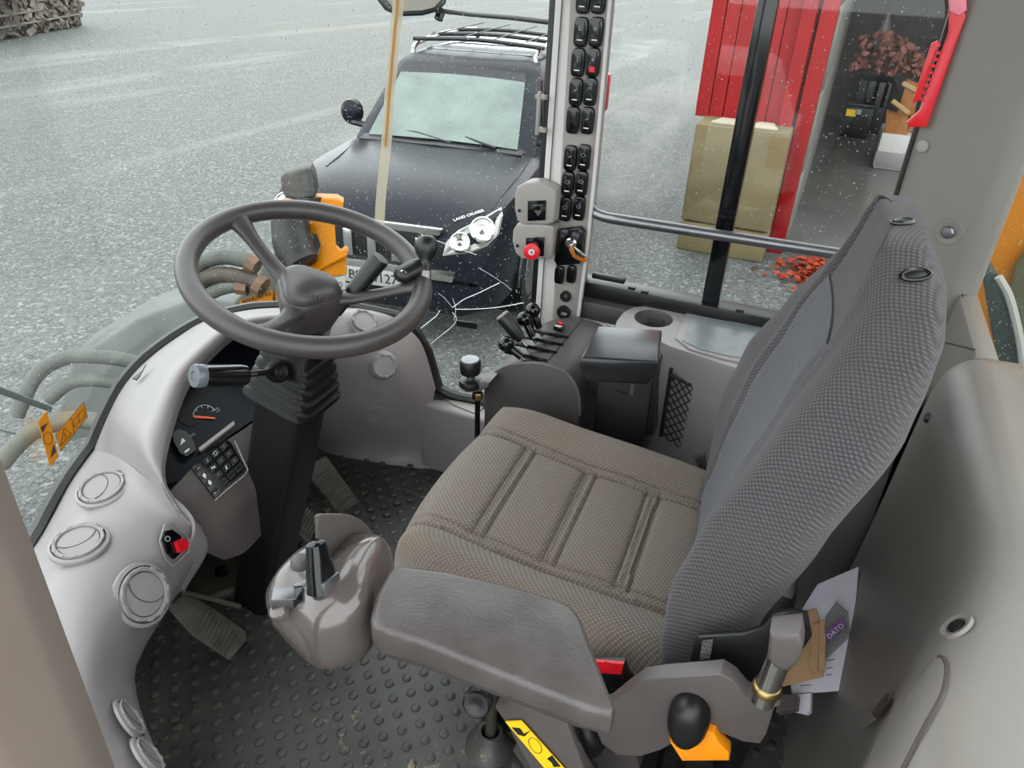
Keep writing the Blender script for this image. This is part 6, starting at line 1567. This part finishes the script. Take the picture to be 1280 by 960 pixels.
t, a, a2, tz = crate('tool_case', 'black tool case with yellow label on the shed floor', 'case', 1046, 1084, 170, 132, 'cardark')
b = bm_new(); box(b, P('x', a.x-0.02, 1064, 141), (0.02, 0.16, 0.11)); lb = obj('label', b, M['yellowst'], t, 'yellow label')
b = bm_new(); box(b, P('x', a.x-0.02, 1073, 140), (0.02, 0.09, 0.08)); obj('label_end', b, M['whitest'], lb)
b = bm_new(); box(b, (a.x+0.2, (a.y+a2.y)/2, tz+0.02), (0.5, abs(a.y-a2.y)*0.98, 0.05), None, 0.02); obj('lid', b, M['black'], t)
t, a, a2, tz = crate('black_crate', 'black slatted crate behind the tool case', 'crate', 1052, 1100, 163, 100, 'cardark', 0.7, ZG+0.045)
for k in range(4):
    f = (k+0.5)/4; b = bm_new(); box(b, (a.x-0.01, a.y+(a2.y-a.y)*f, (ZG+tz)/2+0.25), (0.03, 0.05, 0.4)); obj('slat', b, M['rubber'], t)
# sacks of red onions/wood on top
rd = random.Random(4)
top = tz; ctr = V((a.x+0.3, (a.y+a2.y)/2, top))
sk = thing('wood_sack', 'large net sack of reddish firewood on the black crate', 'sack', ctr)
b = bm_new()
for k in range(150):
    p = ctr+V((rd.uniform(-0.35, 0.3), rd.uniform(-0.75, 0.42), 0)); 
    h = 0.62*(1-((p.y-ctr.y)/0.9)**2)*rd.random(); p.z = top+0.12+h
    r = rd.uniform(0.06, 0.11); m_ = Matrix.Translation(p) @ Matrix.Rotation(rd.uniform(0, 6), 4, (rd.random(), rd.random(), rd.random())) @ Matrix.Diagonal((1, 0.7, 0.55, 1))
    bmesh.ops.create_icosphere(b, subdivisions=1, radius=r, matrix=m_)
o = obj('firewood_lumps', b, M['pink'], sk); o['kind'] = 'stuff'
b = bm_new(); lathe(b, [(0.20, 0.0), (0.12, 0.2), (0.05, 0.42), (0.03, 0.5)], Matrix.Translation(ctr+V((0, 0.05, 0.55))), 12); obj('sack_neck', b, plain('grey_film', (110, 102, 98), 0.4), sk)
# white box with timber
t, a, a2, tz = crate('white_box', 'white box on the shed floor carrying timber offcuts', 'box', 1090, 1150, 210, 168, 'white', 0.9)
b = bm_new(); box(b, (a.x-0.015, (a.y+a2.y)/2, ZG+0.19), (0.03, abs(a.y-a2.y)*1.02, 0.22), None, 0.01); obj('lower_band', b, M['light'], t)
wd = [((1106, 172), (1108, 140), (1135, 146), (1134, 174), 'pale sawn board lying on the white box'), ((1120, 146), (1134, 100), (1150, 106), (1142, 150), 'brown board leaning behind the red latch'), ((1132, 176), (1138, 146), (1156, 150), (1150, 180), 'short orange offcut beside the pale board')]
for kx, (q0, q1, q2, q3, lab) in zip((0.03, 0.50, 0.27), wd):
    b = bm_new(); prism(b, [P('x', a.x+kx, *q) for q in (q0, q1, q2, q3)], (0.20, 0, 0), 0.01); tag(obj('timber_offcut', b, M['wood']), lab, 'timber', 'timber offcuts in the shed')
for u0, v0, u1, v1, lab in ((1115, 126, 1136, 142, 'pale clamp on the front timber offcut'), (1128, 104, 1146, 114, 'pale clamp near the top of the leaning board')):
    b = bm_new(); tube(b, [P('x', a.x-0.05, u0, v0), P('x', a.x-0.05, u1, v1)], 0.035, 6); tag(obj('wooden_clamp', b, plain('pale_wood', (176, 146, 98), 0.6)), lab, 'clamp')
# autumn leaves heap by the door post
b = bm_new(); c_ = Z(1003, 348, ZG)
for k in range(420):
    r = abs(rd.gauss(0, 0.28)); a_ = rd.uniform(0, 6.28); p = V((c_.x+0.1+r*math.cos(a_), c_.y-0.12+r*math.sin(a_)*0.9, ZG+0.02+max(0, 0.16-r*0.3)*rd.random()))
    m_ = Matrix.Translation(p) @ Matrix.Rotation(rd.uniform(0, 6), 4, 'Z') @ Matrix.Rotation(rd.uniform(-0.8, 0.8), 4, 'X')
    s = rd.uniform(0.025, 0.06); q = [b.verts.new(m_ @ V(v)) for v in ((-s, 0, 0), (0, s*0.6, s*0.15), (s, 0, 0), (0, -s*0.6, s*0.15))]; q2 = [b.verts.new(v.co+V((0, 0, -0.003))) for v in q]
    b.faces.new(q); b.faces.new(q2[::-1])
    for i in range(4): b.faces.new((q[i], q2[i], q2[(i+1) % 4], q[(i+1) % 4]))
lf = obj('leaf_heap', b, M['leaves'], None, smooth=False); tag(lf, 'heap of orange autumn leaves by the shed door post', 'leaves'); lf['kind'] = 'stuff'
b = bm_new(); c_ = Z(845, 309, ZG)
# distant tyre stack / scrap pile at the top left
rd = random.Random(12)
a, a2 = Z(-40, 58, ZG), Z(104, 32, ZG)
pile = thing('scrap_pile', 'dark long pile of scrap wood at the far edge of the yard', 'pile', (a+a2)/2)
b = bm_new(); dv_ = (a2-a); nn = V((-dv_.y, dv_.x, 0)).normalized(); nn = nn if nn.x+nn.y > 0 else -nn
prism(b, [a, a2, a2+V((0, 0, 1.25)), a+V((0, 0, 1.45))], nn*1.6, 0.08); obj('pile_core', b, plain('dark_pile', (48, 42, 37), 0.8, var=0.6, vscale=3), pile)
b = bm_new()
for k in range(420):
    f = rd.random(); p = a+dv_*f+V((0, 0, rd.uniform(0.05, 1.4)))-nn*rd.uniform(0.0, 0.06)
    s = rd.uniform(0.05, 0.16); box(b, (0, 0, 0), (s*rd.uniform(1, 2.5), s, s*0.8), Matrix.Translation(p) @ Matrix.Rotation(rd.uniform(0, 6), 4, (rd.random(), rd.random(), rd.random())))
o = obj('pile_lumps', b, plain('pile_lump', (104, 96, 88), 0.8, var=0.7, vscale=1.5), pile, smooth=False); o['kind'] = 'stuff'
for f0, f1, z in ((0.05, 0.6, 0.55), (0.3, 0.75, 0.95), (0.1, 0.95, 0.3)):
    b = bm_new(); tube(b, [a+dv_*f0-nn*0.12+V((0, 0, z)), a+dv_*f1-nn*0.12+V((0, 0, z+0.05))], 0.03, 6); obj('pole', b, M['frame'], pile)
b = bm_new(); p = Z(6, 8, ZG); box(b, a+dv_*0.25+V((0, 0, 1.5)), (2.0, 1.0, 0.3), None, 0.08); obj('brown_top', b, M['kraft'], pile)

# ================================================================ WHITE CAR ON THE DOOR SIDE, mirrored in the right window
W0 = V((-6.3, 0.05, ZG)); wd_ = V((0, 1, 0)); wn_ = V((1, 0, 0))
def K2(s, w_, h): return W0+wd_*s+wn_*w_+V((0, 0, h))
wc = thing('white_car', 'white car parked behind the camera, mirrored in the right side window', 'car', K2(2.2, 0, 0))
MW = plain('white_car_paint', (214, 214, 214), 0.3)
rings_ = []
for s, hw, hb, be, tp_, cr in ST[::-1]:
    h = station(s, hw, hb, be, tp_, cr); rings_.append([K2(4.72-s, -a, b) for a, b in h]+[K2(4.72-s, a, b) for a, b in h[::-1][1:-1]])
bm = bm_new(); loft(bm, rings_); obj('body', bm, MW, wc, auto=30)
def gr2(h, s0, s1, hw): c = 0.1; return [K2(s, w_, h) for s, w_ in [(s0, -hw+c), (s0+c, -hw), (s1-c, -hw), (s1, -hw+c), (s1, hw-c), (s1-c, hw), (s0+c, hw), (s0, hw-c)]]
bm = bm_new(); loft(bm, [gr2(1.14, 0.10, 3.30, 0.80), gr2(1.70, 0.35, 2.64, 0.655), gr2(1.765, 0.45, 2.5, 0.62), gr2(1.80, 0.6, 2.2, 0.5)]); obj('cabin', bm, MW, wc, auto=25)
for s0, s1 in ((0.42, 1.05), (1.13, 1.92), (2.0, 2.9)):
    q = []
    for s, h in ((s0, 1.22), (s1, 1.22), (min(s1, 2.55), 1.64), (s0+0.08, 1.64)):
        q.append(K2(s, 0.80+(0.655-0.80)*(h-1.16)/0.54+0.008, h))
    b = bm_new(); prism(b, q, wn_*0.004); obj('side_window', b, M['cardark'], wc)
for s in (0.95, 3.74):
    m_ = frame(K2(s, 0.80, 0.38), wn_); b = bm_new(); lathe(b, [(0.20, -0.10), (0.36, -0.11), (0.38, -0.08), (0.38, 0.10), (0.36, 0.145), (0.26, 0.15), (0.25, 0.12)], m_, 28); wo = obj('tyre', b, M['rubber'], wc)
    b = bm_new(); lathe(b, [(0.25, 0.12), (0.22, 0.145), (0.10, 0.12), (0.001, 0.14)], m_, 20, cap=False); obj('wheel_rim', b, M['steel'], wo)
b = bm_new(); box(b, K2(0.1, 0.88, 1.0), (0.1, 0.2, 0.3), None, 0.03); obj('tail_lamp', b, M['red'], wc)
